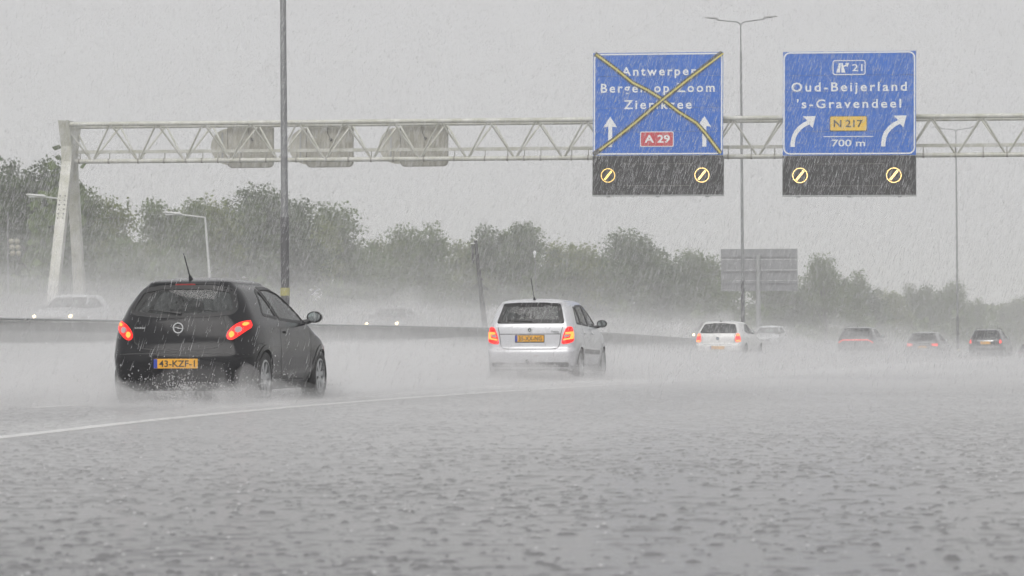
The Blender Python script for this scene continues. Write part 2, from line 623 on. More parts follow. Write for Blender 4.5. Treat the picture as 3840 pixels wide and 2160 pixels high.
def spray_shell(dens, u0, u1, vlo, vhi, hfun, name='spray_mist', du=1.6, nv=26, aniso=0.0):
    nu = max(3, int((u1 - u0) / du) + 1)
    top, bot = [], []
    for i in range(nu):
        u = u0 + (u1 - u0) * i / (nu - 1)
        a, b = vlo(u), vhi(u)
        for j in range(nv):
            v = a + (b - a) * j / (nv - 1)
            h = hfun(u, v)
            ee = min(1.0, min(i, nu - 1 - i) * du / 5.0, 3.0 * min(j, nv - 1 - j) / (nv - 1) * 3)
            h = h * math.sqrt(max(0.0, ee))
            base = OPP_RISE if v < -20.9 else 0.0
            p = W(u, v)
            top.append((p.x, p.y, p.z + base + max(0.012, h)))
            bot.append((p.x, p.y, p.z - 0.4))
    n = len(top)
    F = []
    for i in range(nu - 1):
        for j in range(nv - 1):
            q = (i * nv + j, i * nv + j + 1, (i + 1) * nv + j + 1, (i + 1) * nv + j)
            F.append(q); F.append(tuple(n + k for k in reversed(q)))
    ring = [j for j in range(nv)] + [i * nv + nv - 1 for i in range(1, nu)] + [(nu - 1) * nv + j for j in range(nv - 2, -1, -1)] + [i * nv for i in range(nu - 2, 0, -1)]
    for k in range(len(ring)):
        a, b = ring[k], ring[(k + 1) % len(ring)]
        F.append((b, a, n + a, n + b))
    key = 'spray_%.4f_%.2f' % (dens, aniso)
    if key not in MATS:
        m, nt, out = new_mat(key)
        pv = nt.nodes.new('ShaderNodeVolumePrincipled')
        pv.inputs['Color'].default_value = (0.99, 0.99, 0.992, 1)
        pv.inputs['Density'].default_value = dens
        pv.inputs['Anisotropy'].default_value = aniso
        nt.links.new(pv.outputs[0], out.inputs['Volume'])
        MATS[key] = m
    o = mobj(name, np_mesh(name, np.array(top + bot), np.array(F), MATS[key], True))
    tag(o, kind='stuff')
    return o

def own_r(u, k):
    return -9.0 + 0.4 * k + max(0.0, u - 52.0) * (0.065 + 0.012 * k)
OWN = [(0.18, 0.085), (0.40, 0.044), (0.66, 0.021), (1.0, 0.0040), (1.8, 0.0018)]
for k, (h, d) in enumerate(OWN):
    spray_shell(d, 30 + 1.5 * k, 300, lambda u: -20.2, lambda u, k=k: own_r(u, k),
                lambda u, v, h=h, k=k: h * (1.0 + 0.45 * lump(u * 0.6, v, k)))
# the inner lanes left of the black car stand in thick spray
spray_shell(0.062, 25, 80, lambda u: -20.1, lambda u: -12.2, lambda u, v: 0.74 * (1 + 0.18 * lump(u, v, 2)))
spray_shell(0.030, 27, 70, lambda u: -20.1, lambda u: -11.6, lambda u, v: 0.95 * (1 + 0.25 * lump(u, v, 5)))
# fine rain splash bouncing off the whole road
spray_shell(0.33, 4, 150, lambda u: -20.2, lambda u: 6.5, lambda u, v: 0.085 * (1 + 0.3 * lump(u, v, 4)), name='splash_haze', du=2.0)
OPP = [(0.6, 0.022), (1.4, 0.022), (2.5, 0.0075), (3.9, 0.0022)]
for k, (h, d) in enumerate(OPP):
    spray_shell(d, 40, 300, lambda u: -43.0, lambda u: -20.95,
                lambda u, v, h=h, k=k: h * (1.0 + 0.4 * lump(u * 0.5, v * 0.7, k + 7)))
# ------------------------------------------------------------------ gantry
G_YAW = R(8.0)
G_DIR = Vector((math.cos(G_YAW), -math.sin(G_YAW), 0))         # along the beam, to the right
G_NRM = Vector((-math.sin(G_YAW), -math.cos(G_YAW), 0))        # towards the approaching traffic (camera)
G_ORG = at(2470, 1281, 104.0); G_ORG.z = 0.0
G_TILT = 0.0065                                                # the beam falls slightly to the right
M_GANTRY = pbr('gantry_paint', (0.62, 0.62, 0.58), 0.5, col2=(0.44, 0.44, 0.37), scale=2.2, bump=0.05, bscale=30)
M_GANTRY_D = pbr('gantry_stain', (0.24, 0.23, 0.20), 0.6, var=0.25, scale=4)
M_BOLT = pbr('bolt_dark', (0.10, 0.10, 0.09), 0.5)

def on_gantry(px, py, off=0.0):
    """photo pixel -> (t along the beam, z) on the beam plane moved off metres towards the camera"""
    d = ray(px, py); o = Vector((0, 0, CAM_H))
    n = G_NRM
    k = ((G_ORG + n * off) - o).dot(n) / d.dot(n)
    p = o + d * k
    return (p - (G_ORG + n * off)).dot(G_DIR), p.z

def gp(t, z, off=0.0):
    return G_ORG + G_DIR * t + G_NRM * off + Vector((0, 0, z))

t_first, z_b = on_gantry(346, 605)
t_last, z_b2 = on_gantry(2112, 592)
t_top, z_t = on_gantry(640, 468)
zb = lambda t: z_b + (z_b2 - z_b) * (t - t_first) / (t_last - t_first)
BAY = (t_last - t_first) / 10.0
ZT = z_t - zb(t_top)
NB = 27
gan = empty('sign_gantry', gp(t_first - 1.6, 0))
tag(gan, 'pale steel lattice gantry spanning the whole motorway', 'gantry')
GO = gan.location.copy()
DEP = 0.67
def rod(name, a, b, r, mat, n=8):
    return MB().tube([a - GO, b - GO], r, n).build(name, mat, gan, smooth=True)
t0, t1 = t_first - 1.0, t_first + NB * BAY + 1.0
for s in (1, -1):
    rod('top_chord', gp(t0, zb(t0) + ZT, s * DEP), gp(t1, zb(t1) + ZT, s * DEP), 0.085 if s > 0 else 0.075, M_GANTRY, 12)
rod('bottom_chord', gp(t0, zb(t0)), gp(t1, zb(t1)), 0.085, M_GANTRY, 12)
diag_me = {}
for k in range(NB + 1):
    tb = t_first + k * BAY
    for s in (1, -1):
        for e in (-1, 1):
            tt = tb + e * BAY / 2
            if tt < t0 or tt > t1: continue
            rod('diagonal', gp(tb + e * 0.05, zb(tb) + 0.05, s * 0.03), gp(tt - e * 0.04, zb(tt) + ZT - 0.05, s * DEP), 0.036, M_GANTRY, 7)
# cable duct with its brackets
MB().add([gp(t0 + 0.2 + (t1 - t0 - 0.4) * i, zb(t0) + (zb(t1) - zb(t0)) * i + z, off) - GO for i in (0, 1) for z in (0.30, 0.42) for off in (-0.20, -0.08)],
         [(0, 1, 3, 2), (4, 6, 7, 5), (0, 4, 5, 1), (2, 3, 7, 6), (0, 2, 6, 4), (1, 5, 7, 3)]).build('cable_duct', M_GANTRY, gan)
random.seed(3)
tq = t0 + 0.5
while tq < t1 - 0.3:
    MB().box((0, 0, 0.15), (0.03, 0.03, 0.34)).build('duct_bracket', M_GANTRY_D, gan, loc=gp(tq, zb(tq), -0.11) - GO)
    MB().lathe([(0.092, -0.03), (0.100, -0.03), (0.100, 0.03), (0.092, 0.03)], 12, Matrix.Rotation(-G_YAW, 4, 'Z') @ Matrix.Rotation(R(90), 4, 'Y'), closed=True).build('pipe_clamp', M_GANTRY_D, gan, loc=gp(tq, zb(tq)) - GO)
    tq += random.choice((0.62, 1.15, 1.0, 0.85))
# supports: A-frame of two box legs under a flared head
def support(tc, outward):
    zc = zb(tc)
    base = -0.4
    def frame(o_top, o_bot, wt, wb, z1, z2):
        V = []
        for (z, o, w) in ((z1, o_bot, wb), (z2, o_top, wt)):
            for (a, b) in ((-0.19, -w), (0.19, -w), (0.19, w), (-0.19, w)):
                V.append(gp(tc + a, z, o + b) - GO)
        return V, [(3, 2, 1, 0), (4, 5, 6, 7), (0, 1, 5, 4), (1, 2, 6, 5), (2, 3, 7, 6), (3, 0, 4, 7)]
    for sgn in (1, -1):
        leg = MB(); leg.add(*frame(sgn * 0.27, 3.15 if sgn > 0 else -1.9, 0.17, 0.16, base, zc - 0.02)).build('leg', M_GANTRY, gan)
        # bolted splice
        for rz in range(6):
            for col in (-0.10, 0.10):
                z = zc - 1.35 - rz * 0.17
                f = (zc - 0.02 - z) / (zc - 0.02 - base)
                oo = (0.27 + 2.88 * f) + 0.172
                if sgn > 0:
                    MB().lathe([(0.001, 0.02), (0.026, 0.02), (0.03, 0)], 8, Matrix.Translation(gp(tc + col, z, oo) - GO) @ Matrix.Rotation(-G_YAW, 4, 'Z') @ Matrix.Rotation(R(90), 4, 'X')).build('bolt', M_BOLT, leg_obj(gan, sgn, tc))
    V = []
    for (z, w, a) in ((zc - 0.02, 0.44, 0.20), (zc + 0.55, 0.48, 0.20), (zc + ZT + 0.14, 0.84, 0.21)):
        for (aa, b) in ((-a, -w), (a, -w), (a, w), (-a, w)): V.append(gp(tc + aa, z, b) - GO)
    F = [(3, 2, 1, 0), (8, 9, 10, 11)]
    for i in (0, 4):
        F += [(i, i + 1, i + 5, i + 4), (i + 1, i + 2, i + 6, i + 5), (i + 2, i + 3, i + 7, i + 6), (i + 3, i, i + 4, i + 7)]
    MB().add(V, F).build('head_frame', M_GANTRY, gan)
def leg_obj(g, s, t): return g
t_leg, _ = on_gantry(262, 640)
support(t_leg, -1)
support(t1 + 0.2, 1)

# ------------------------------------------------------------------ blue direction signs with lane-signal boxes under them
M_SBLUE = pbr('sign_blue', (0.001, 0.118, 0.52), 0.35, var=0.06, scale=1.5)
M_SWHITE = pbr('sign_white', (0.78, 0.79, 0.80), 0.4)
M_SRED = pbr('sign_red', (0.52, 0.03, 0.05), 0.4)
M_SYEL = pbr('sign_yellow', (0.80, 0.52, 0.05), 0.4)
M_SBLK = pbr('sign_black', (0.02, 0.02, 0.02), 0.4)
M_BOX = pbr('signal_box_black', (0.010, 0.010, 0.011), 0.6, var=0.2, scale=3)
M_TAPEB = pbr('tape_black', (0.045, 0.045, 0.04), 0.5, var=0.3, scale=12)
M_TAPEY = pbr('tape_yellow', (0.60, 0.52, 0.11), 0.45, var=0.1, scale=8)
M_LED1 = emit_mat('led_amber', (1.0, 0.66, 0.18), 3.0)
M_LED2 = emit_mat('led_bright', (1.0, 0.66, 0.24), 4.2)
S_OFF = 1.25                                                    # signs stand this far in front of the beam axis
def z4(x, y): return on_gantry(2180 + x * 0.50466, 150 + y * 0.50466, S_OFF)

def sign_frame(x0, x1, yt, yb):
    """local frame with origin at lower left of a sign given in close-up pixels"""
    tl, tr, bl = z4(x0, yt), z4(x1, yt), z4(x0 - 6, yb)
    o = gp(bl[0], bl[1], S_OFF)
    w = ((tr[0] - tl[0])**2 + (tr[1] - tl[1])**2) ** 0.5
    h = tl[1] - bl[1]
    ux = G_DIR.copy(); uy = Vector((0, 0, 1))
    # slight lean of the whole sign, as seen
    q = Matrix.Rotation(0.0085, 4, G_NRM * -1.0)
    ux = q @ ux; uy = q @ uy
    M = Matrix(((ux.x, uy.x, G_NRM.x, 0), (ux.y, uy.y, G_NRM.y, 0), (ux.z, uy.z, G_NRM.z, 0), (0, 0, 0, 1)))
    return o, M, w, h

def flat(root, name, M, poly, z, mat, th=0.006):
    return MB().prism(poly, z, z + th, M).build(name, mat, root)

def ringshape(root, name, M, outer, inner, z, mat, th=0.006):
    n = len(outer)
    V = [M @ Vector((x, y, z + th)) for x, y in outer] + [M @ Vector((x, y, z + th)) for x, y in inner]
    F = [(i, (i + 1) % n, n + (i + 1) % n, n + i) for i in range(n)]
    return MB().add(V, F).build(name, mat, root)

def polystrip(root, name, M, pts, w, z, mat, th=0.006):
    P = [Vector(p) for p in pts]
    l, r_ = [], []
    for i in range(len(P)):
        t = (P[min(i + 1, len(P) - 1)] - P[max(i - 1, 0)]).normalized()
        s = Vector((-t.y, t.x)) * w / 2
        l.append(P[i] + s); r_.append(P[i] - s)
    V, F = [], []
    for a, b in zip(l, r_): V += [M @ Vector((a.x, a.y, z + th)), M @ Vector((b.x, b.y, z + th)), M @ Vector((b.x, b.y, z)), M @ Vector((a.x, a.y, z))]
    n = len(P)
    for i in range(n - 1):
        a, b = 4 * i, 4 * i + 4
        F += [(a, a + 1, b + 1, b), (a + 1, a + 2, b + 2, b + 1), (a + 3, a, b, b + 3)]
    F += [(0, 3, 2, 1), (4 * n - 4, 4 * n - 3, 4 * n - 2, 4 * n - 1)]
    return MB().add(V, F).build(name, mat, root)

def sign(x0, x1, yt, yb, label):
    o, M, w, h = sign_frame(x0, x1, yt, yb)
    root = empty('direction_sign', o)
    tag(root, label, 'road sign')
    sx = w / (x1 - x0); sy = h / (yb - yt)
    X = lambda x: (x - x0) * sx
    Yc = lambda y: (yb - y) * sy
    return root, M, w, h, X, Yc

def planks(root, M, w, h, cuts):
    cs = [0.0] + cuts + [h]
    for a, b in zip(cs[:-1], cs[1:]):
        MB().box((w / 2, (a + b) / 2, -0.02), (w, b - a - 0.010, 0.05), M).build('panel_plank', M_SBLUE, root)
    MB().box((w / 2, h / 2, -0.10), (w - 0.1, h - 0.1, 0.08), M).build('back_frame', M_GALV, root)

def signal_box(sgn_root, M, w, h, X, Yc, yb, ybot, lamps, label):
    o = sgn_root.location + M.to_3x3() @ Vector((0, 0, 0))
    root = empty('lane_signal_box', o)
    tag(root, label, 'lane signal', 'lane signal boxes under the blue signs')
    hh = Yc(ybot)
    z0, z1 = hh, -0.02
    MB().box((w / 2, (z0 + z1) / 2, -0.20), (w + 0.02, z1 - z0, 0.45), M).build('housing', M_BOX, root)
    MB().box((w / 2, z0 + 0.01, -0.18), (w + 0.06, 0.03, 0.52), M).build('bottom_rail', M_GALV, root)
    MB().box((w / 2, (z0 + z1) / 2 + 0.43, 0.033), (w * 0.52, 0.012, 0.012), M).build('cover_edge', M_GANTRY_D, root)
    MB().box((w / 2, (z0 + z1) / 2 - 0.36, 0.033), (w * 0.52, 0.012, 0.012), M).build('cover_edge', M_GANTRY_D, root)
    for q in range(3):
        MB().box((w * (0.12 + 0.38 * q), z0 - 0.03, -0.1), (0.14, 0.05, 0.2), M).build('hinge', M_GALV, root)
    for (cx, cy, r_, mat) in lamps:
        x, y = X(cx), Yc(cy); rr = r_ * (w / (X(1) - X(0)) * 0 + 1) * (X(1) - X(0))
        d = MB()
        n = 44
        for k in range(n):
            a = 2 * math.pi * k / n
            d.lathe([(0.001, 0.02), (rr * 0.052, 0.015), (rr * 0.056, 0)], 6, M @ Matrix.Translation((x + rr * math.cos(a), y + rr * math.sin(a), 0.026)))
        for s in (-1, 1):
            for k in range(17):
                t = -0.78 + 1.56 * k / 16
                dx, dy = 0.7071 * t * rr, 0.7071 * t * rr
                dx, dy = t * rr * 0.62, t * rr * 0.78
                ox, oy = s * 0.085 * rr * 0.78, -s * 0.085 * rr * 0.62
                d.lathe([(0.001, 0.02), (rr * 0.052, 0.015), (rr * 0.056, 0)], 6, M @ Matrix.Translation((x + dx + ox, y + dy + oy, 0.026)))
        d.build('led_symbol', mat, root)
    return root

BW = 10.5          # width of the white border line in close-up pixels
# sign 1
s1, M1, w1, h1, X1, Y1 = sign(92, 1058, 97, 860, 'blue sign crossed out with yellow and black tape for Antwerpen, A29')
planks(s1, M1, w1, h1, [Y1(685), Y1(507), Y1(390), Y1(272)])
ob = rrect(X1(97), Y1(853), X1(1053), Y1(104), 0.20); ib = rrect(X1(97 + BW), Y1(853 - BW), X1(1053 - BW), Y1(104 + BW), 0.155)
ringshape(s1, 'white_border', M1, ob, ib, 0.008, M_SWHITE)
TZ = 0.010
place_text('Antwerpen', M_SWHITE, X1(305), X1(862), Y1(268), Y1(203), TZ, s1, M1, bold=0.018, spacing=1.32, ref='A')
place_text('Bergen op Zoom', M_SWHITE, X1(150), X1(996), Y1(393), Y1(326), TZ, s1, M1, bold=0.018, spacing=1.32, ref='B')
place_text('Zierikzee', M_SWHITE, X1(322), X1(826), Y1(516), Y1(449), TZ, s1, M1, bold=0.018, spacing=1.32, ref='Z')
for cx in (221, 920):
    flat(s1, 'up_arrow', M1, [(X1(cx - 15), Y1(797)), (X1(cx + 15), Y1(797)), (X1(cx + 15), Y1(645)), (X1(cx + 50), Y1(650)), (X1(cx), Y1(570)), (X1(cx - 52), Y1(650)), (X1(cx - 15), Y1(645))], 0.008, M_SWHITE)
rs = empty('route_number', (0, 0, 0), 0, s1)
flat(rs, 'number_border', M1, rrect(X1(444), Y1(796), X1(693), Y1(683), 0.06), 0.008, M_SWHITE)
flat(rs, 'number_field', M1, rrect(X1(450), Y1(790), X1(687), Y1(689), 0.045), 0.0155, M_SRED, 0.004)
place_text('A 29', M_SWHITE, X1(477), X1(665), Y1(768), Y1(708), 0.022, rs, M1, bold=0.025)
tape_a = [(105, 103), (150, 135), (270, 225), (385, 320), (500, 378), (600, 440), (730, 540), (860, 622), (925, 695), (1040, 846)]
tape_b = [(1050, 103), (800, 297), (610, 447), (400, 622), (250, 740), (95, 852)]
for pts, yy in ((tape_a, 0), (tape_b, 1)):
    z = 0.024 + 0.012 * yy
    tp = empty('tape_strip', (0, 0, 0), 0, s1)
    polystrip(tp, 'black_tape', M1, [(X1(x), Y1(y)) for x, y in pts], 0.165, z, M_TAPEB)
    yp = pts if yy == 0 else pts[:-1] + [(140, 820)]
    polystrip(tp, 'yellow_tape', M1, [(X1(x), Y1(y)) for x, y in [(p[0] + (2 if i else 10), p[1] + (0 if i else 6)) for i, p in enumerate(yp)]], 0.060, z + 0.007, M_TAPEY, 0.004)
signal_box(s1, M1, w1, h1, X1, Y1, 860, 1157, [(206, 1007, 50, M_LED1), (903, 1007, 52, M_LED2)], 'black lane signal box under the taped blue sign')
# sign 2
s2, M2, w2, h2, X2, Y2 = sign(1503, 2492, 88, 860, 'blue exit sign 21 for Oud-Beijerland with two curved white arrows')
planks(s2, M2, w2, h2, [Y2(682), Y2(503), Y2(384), Y2(266)])
ob = rrect(X2(1506), Y2(852), X2(2486), Y2(92), 0.24); ib = rrect(X2(1506 + BW), Y2(852 - BW), X2(2486 - BW), Y2(92 + BW), 0.19)
ringshape(s2, 'white_border', M2, ob, ib, 0.008, M_SWHITE)
ex = empty('exit_number', (0, 0, 0), 0, s2)
ringshape(ex, 'number_border', M2, rrect(X2(1873), Y2(264), X2(2118), Y2(154), 0.09), rrect(X2(1880), Y2(257), X2(2111), Y2(161), 0.06), 0.008, M_SWHITE)
place_text('21', M_SWHITE, X2(2018), X2(2096), Y2(236), Y2(184), TZ, ex, M2, bold=0.012)
flat(ex, 'motorway_symbol', M2, [(X2(1900), Y2(246)), (X2(1928), Y2(246)), (X2(1935), Y2(175)), (X2(1922), Y2(175))], 0.008, M_SWHITE)
flat(ex, 'motorway_symbol', M2, [(X2(1938), Y2(246)), (X2(1968), Y2(246)), (X2(1956), Y2(205)), (X2(1975), Y2(198)), (X2(1984), Y2(206)), (X2(1998), Y2(174)), (X2(1966), Y2(178)), (X2(1972), Y2(186)), (X2(1953), Y2(196)), (X2(1948), Y2(175)), (X2(1938), Y2(175))], 0.008, M_SWHITE)
place_text('Oud-Beijerland', M_SWHITE, X2(1566), X2(2424), Y2(386), Y2(317), TZ, s2, M2, bold=0.018, spacing=1.32, ref='O')
place_text("'s-Gravendeel", M_SWHITE, X2(1607), X2(2382), Y2(510), Y2(443), TZ, s2, M2, bold=0.018, spacing=1.32, ref='G')
place_text('700 m', M_SWHITE, X2(1868), X2(2116), Y2(794), Y2(742), TZ, s2, M2, bold=0.015)
flat(s2, 'rule', M2, [(X2(1806), Y2(723)), (X2(2175), Y2(723)), (X2(2175), Y2(717)), (X2(1806), Y2(717))], 0.008, M_SWHITE)
rs = empty('route_number', (0, 0, 0), 0, s2)
flat(rs, 'number_border', M2, rrect(X2(1853), Y2(680), X2(2130), Y2(568), 0.06), 0.008, M_SBLK)
flat(rs, 'number_field', M2, rrect(X2(1857), Y2(676), X2(2126), Y2(572), 0.05), 0.0155, M_SYEL, 0.004)
place_text('N 217', M_SBLK, X2(1882), X2(2098), Y2(653), Y2(597), 0.022, rs, M2, bold=0.022)
for dx in (0, 674):
    arc = [(1576, 795), (1577, 765), (1584, 725), (1600, 690), (1626, 657), (1662, 630), (1700, 612)]
    polystrip(s2, 'curved_arrow', M2, [(X2(x + dx), Y2(y)) for x, y in arc], 0.155, 0.008, M_SWHITE)
    flat(s2, 'curved_arrow_head', M2, [(X2(1726 + dx), Y2(656)), (X2(1748 + dx), Y2(567)), (X2(1650 + dx), Y2(568)), (X2(1678 + dx), Y2(592)), (X2(1704 + dx), Y2(632))], 0.0155, M_SWHITE, 0.003)
signal_box(s2, M2, w2, h2, X2, Y2, 860, 1159, [(1632, 1007, 54, M_LED2), (2329, 1008, 54, M_LED2)], 'black lane signal box under the blue exit sign')

# ------------------------------------------------------------------ backs of the signs that face the other way
M_BACK = pbr('sign_back', (0.47, 0.46, 0.41), 0.55, col2=(0.31, 0.30, 0.25), scale=3.0, stretch=(3.0, 3.0, 0.6))
M_BACK2 = pbr('sign_back_round', (0.54, 0.53, 0.47), 0.55, col2=(0.40, 0.39, 0.33), scale=3.0, stretch=(3.0, 3.0, 0.6))
GM = Matrix(((G_DIR.x, 0, G_NRM.x, 0), (G_DIR.y, 0, G_NRM.y, 0), (0, 1, 0, 0), (0, 0, 0, 1)))
ord_ = ['leftmost', 'middle', 'rightmost']
for i, (xa, xb, ya, yb, dcx, dcy, dr) in enumerate(((853, 1027, 455, 631, 857, 550, 69), (1148, 1326, 458, 629, 1150, 548, 69), (1501, 1681, 452, 626, 1489, 546, 69))):
    OFF = -0.95
    (ta, za), (tb, zb_) = on_gantry(xa, yb, OFF), on_gantry(xb, ya, OFF)
    root = empty('overhead_sign', gp((ta + tb) / 2, za, OFF))
    tag(root, 'square grey back of the %s of three signs hung on the gantry' % ord_[i], 'sign back', 'sign backs on the gantry')
    w, h = tb - ta, zb_ - za
    MB().prism(rrect(-w / 2, 0, w / 2, h, 0.20), -0.03, 0.03, GM).build('panel', M_BACK, root)
    ringshape(root, 'panel_edge', GM, rrect(-w / 2, 0, w / 2, h, 0.20), rrect(-w / 2 + 0.035, 0.035, w / 2 - 0.035, h - 0.035, 0.17), 0.030, M_GANTRY_D)
    for k in range(5):
        MB().box((-w / 2 + w * (k + 0.5) / 5, h / 2, 0.045), (0.035, h - 0.12, 0.03), GM).build('rib', M_BACK, root)
    MB().box((0, h + 0.015, 0.02), (w * 0.84, 0.03, 0.14), GM).build('rain_cap', M_BOLT, root)
    MB().lathe([(0.001, 0.10), (0.05, 0.10), (0.06, 0.03)], 10, GM @ Matrix.Translation((0.05, h * 0.62, 0.0))).build('cable_gland', M_BOLT, root)
    MB().tube([GM @ Vector((0.05, h * 0.62, 0.09)), GM @ Vector((-0.06, h * 0.75, 0.10)), GM @ Vector((-0.10, h * 0.98, 0.06))], 0.012, 6).build('cable', M_BOLT, root)
    tc, zc = on_gantry(dcx, dcy, -1.05)
    rr = dr / 100.0
    root = empty('round_overhead_sign', gp(tc, zc - rr, -1.08))
    tag(root, 'round grey sign back half hidden by the %s square one' % ord_[i], 'sign back', 'round sign backs on the gantry')
    MB().prism([(rr * math.cos(2 * math.pi * k / 40), rr + rr * math.sin(2 * math.pi * k / 40)) for k in range(40)], -0.02, 0.02, GM).build('disc', M_BACK2, root)
    MB().box((-rr * 0.35, rr, 0.035), (0.06, rr * 1.6, 0.03), GM).build('rib', M_GALV, root)
    MB().box((rr * 0.25, rr, 0.035), (0.06, rr * 1.6, 0.03), GM).build('rib', M_GALV, root)

# ------------------------------------------------------------------ lamp posts
M_POLE = pbr('lamp_post_grey', (0.20, 0.205, 0.21), 0.42, metal=0.2, var=0.15, scale=3)
M_POLED = pbr('lamp_post_dark', (0.085, 0.085, 0.09), 0.4, metal=0.1, var=0.15, scale=3)
M_LAMPH = pbr('lamp_head', (0.33, 0.33, 0.33), 0.4, metal=0.3)
M_YELB = pbr('yellow_band', (0.40, 0.37, 0.13), 0.5)
def double_lamp(px_base, D, H, label, yaw, dark_to, rb, lean, py_top=None, span=2.03):
    p = at(px_base, 1281, D)
    u, v = uv_of(p.x, p.y)
    p.z = drop(u) + 0.0
    if py_top is not None: H = at(px_base, py_top, D).z - p.z + 0.35
    root = empty('lamp_post', p, -yaw)
    root.rotation_euler = (0, lean, -yaw)
    tag(root, label, 'lamp post', 'double-armed lamp posts along the median')
    MB().tube([(0, 0, -0.2), (0, 0, dark_to)], [rb, rb * 0.96], 14).build('lower_shaft', M_POLED, root, smooth=True)
    MB().tube([(0, 0, dark_to), (0, 0, dark_to + 0.10), (0, 0, H - 2.2)], [rb * 0.96, rb * 0.80, rb * 0.52], 14).build('upper_shaft', M_POLE, root, smooth=True)
    MB().tube([(0, 0, H - 2.25), (0, 0, H - 0.75)], [rb * 0.34, rb * 0.32], 10).build('spigot', M_POLE, root, smooth=True)
    MB().lathe([(rb * 1.0, 2.02), (rb * 1.07, 2.02), (rb * 1.07, 2.24), (rb * 1.0, 2.24)], 14).build('marker_band', M_YELB, root)
    for s in (-1, 1):
        arm = [(0, 0, H - 0.78)]
        for k in range(1, 7):
            a = R(15 * k)
            arm.append((s * 0.33 * (1 - math.cos(a)) * 1.0, 0, H - 0.78 + 0.33 * math.sin(a) * 0.8))
        arm.append((s * (span - 0.72), 0, H - 0.40))
        MB().tube(arm, 0.034, 8).build('arm', M_POLE, root, smooth=True)
        hd = MB()
        V = []
        st = [(0.0, 0.05, 0.06), (0.10, 0.10, 0.085), (0.35, 0.13, 0.085), (0.62, 0.10, 0.05), (0.80, 0.03, 0.018)]
        for (x, wy, hz) in st:
            zc = H - 0.36 + 0.10 * (x / 0.8)**0.5
            for k in range(8):
                a = 2 * math.pi * k / 8
                V.append((s * (span - 0.78 + x), wy * math.cos(a), zc + hz * math.sin(a) * (1.0 if math.sin(a) > 0 else 0.55)))
        F = []
        for i in range(len(st) - 1):
            for k in range(8):
                F.append((i * 8 + k, i * 8 + (k + 1) % 8, (i + 1) * 8 + (k + 1) % 8, (i + 1) * 8 + k))
        F += [tuple(range(7, -1, -1)), tuple((len(st) - 1) * 8 + k for k in range(8))]
        hd.add(V, F).build('lamp_head', M_LAMPH, root, smooth=True)
    return root
double_lamp(1071, 78.5, 19.3, 'thick grey lamp post behind the black hatchback, cut off by the top edge', heading(78), 4.2, 0.125, -0.0045)
double_lamp(2787, 158, 19.1, 'tall double-armed lamp post between the two blue signs', heading(150) * 0.4, 4.6, 0.115, -0.002, py_top=70, span=2.03)
double_lamp(3592, 240, 19.8, 'most distant double-armed lamp post seen through the gantry beyond the exit sign', heading(240) * 0.6, 5.0, 0.12, -0.002, py_top=478)

M_PALEPOLE = pbr('pale_pole', (0.55, 0.56, 0.55), 0.45, var=0.1, scale=3)
def street_lamp(px, py_top, D, label, arm_px, lean, base_z=0.6):
    top = at(px, py_top, D)
    u, v = uv_of(top.x, top.y)
    gz = ground_z(u, v) - 0.2
    h = top.z - gz
    root = empty('street_lamp', (top.x + lean * h, top.y, gz))
    tag(root, label, 'street lamp', 'small single-armed street lamps')
    s = D / FPX
    al = arm_px * s
    MB().tube([(0, 0, 0), (-lean * h, 0, h)], [0.075, 0.045], 10).build('pole', M_PALEPOLE, root, smooth=True)
    ox = -lean * h
    MB().tube([(ox, 0, h - 0.02), (ox - al * 0.58, 0, h + 0.12)], 0.035, 8).build('arm', M_PALEPOLE, root, smooth=True)
    V = []
    for (x, w, hz) in ((0.55, 0.05, 0.04), (0.60, 0.13, 0.09), (0.95, 0.11, 0.06), (1.0, 0.05, 0.03)):
        for k in range(8):
            a = 2 * math.pi * k / 8
            V.append((ox - al * x, w * math.cos(a), h + 0.20 * x + 0.02 + hz * math.sin(a)))
    F = [(i * 8 + k, i * 8 + (k + 1) % 8, (i + 1) * 8 + (k + 1) % 8, (i + 1) * 8 + k) for i in range(3) for k in range(8)] + [tuple(range(7, -1, -1)), tuple(24 + k for k in range(8))]
    MB().add(V, F).build('lamp_head', M_PALEPOLE, root, smooth=True)
    MB().box((ox - al * 0.79, 0, h + 0.115), (al * 0.30, 0.16, 0.03)).build('lamp_glass', M_SWHITE, root)
street_lamp(769, 814, 128, 'small single-armed street lamp with pale head above the black car', 158, 0.075)
street_lamp(262, 748, 124, 'single-armed street lamp mostly hidden behind the gantry leg', 164, 0.05)

# ------------------------------------------------------------------ other poles and the big sign seen from behind
def ground_of(p):
    u, v = uv_of(p.x, p.y)
    return ground_z(u, v) - 0.2
M_WOOD = pbr('tarred_pole', (0.05, 0.05, 0.05), 0.6, var=0.3, scale=4)
top = at(1783, 902, 132); bot = at(1818, 1225, 132)
g = ground_of(bot)
root = empty('detector_pole', (bot.x, bot.y, g))
tag(root, 'dark leaning pole with bracketed equipment standing left of the silver car', 'pole')
base = Vector((bot.x, bot.y, g))
MB().tube([(0.06, 0, 0), (bot.x - base.x, 0, bot.z - g), (0.55 * (top.x - base.x), 0, (top.z - g) * 0.62), (top.x - base.x, 0, top.z - g)], [0.17, 0.14, 0.10, 0.085], 10).build('shaft', M_WOOD, root, smooth=True)
tz = top.z - g; tx = top.x - base.x
MB().box((tx - 0.13, 0, tz - 0.62), (0.10, 0.10, 0.86)).build('cabinet', M_WOOD, root)
for k in range(3):
    MB().box((tx - 0.05, -0.02, tz - 0.30 - 0.33 * k), (0.26, 0.05, 0.05)).build('bracket', M_WOOD, root)
MB().lathe([(0.002, 0.05), (0.10, 0.03), (0.13, -0.02), (0.0, -0.03)], 12, Matrix.Translation((tx - 0.12, 0, tz - 0.14))).build('lamp_cap', M_PALEPOLE, root, smooth=True)
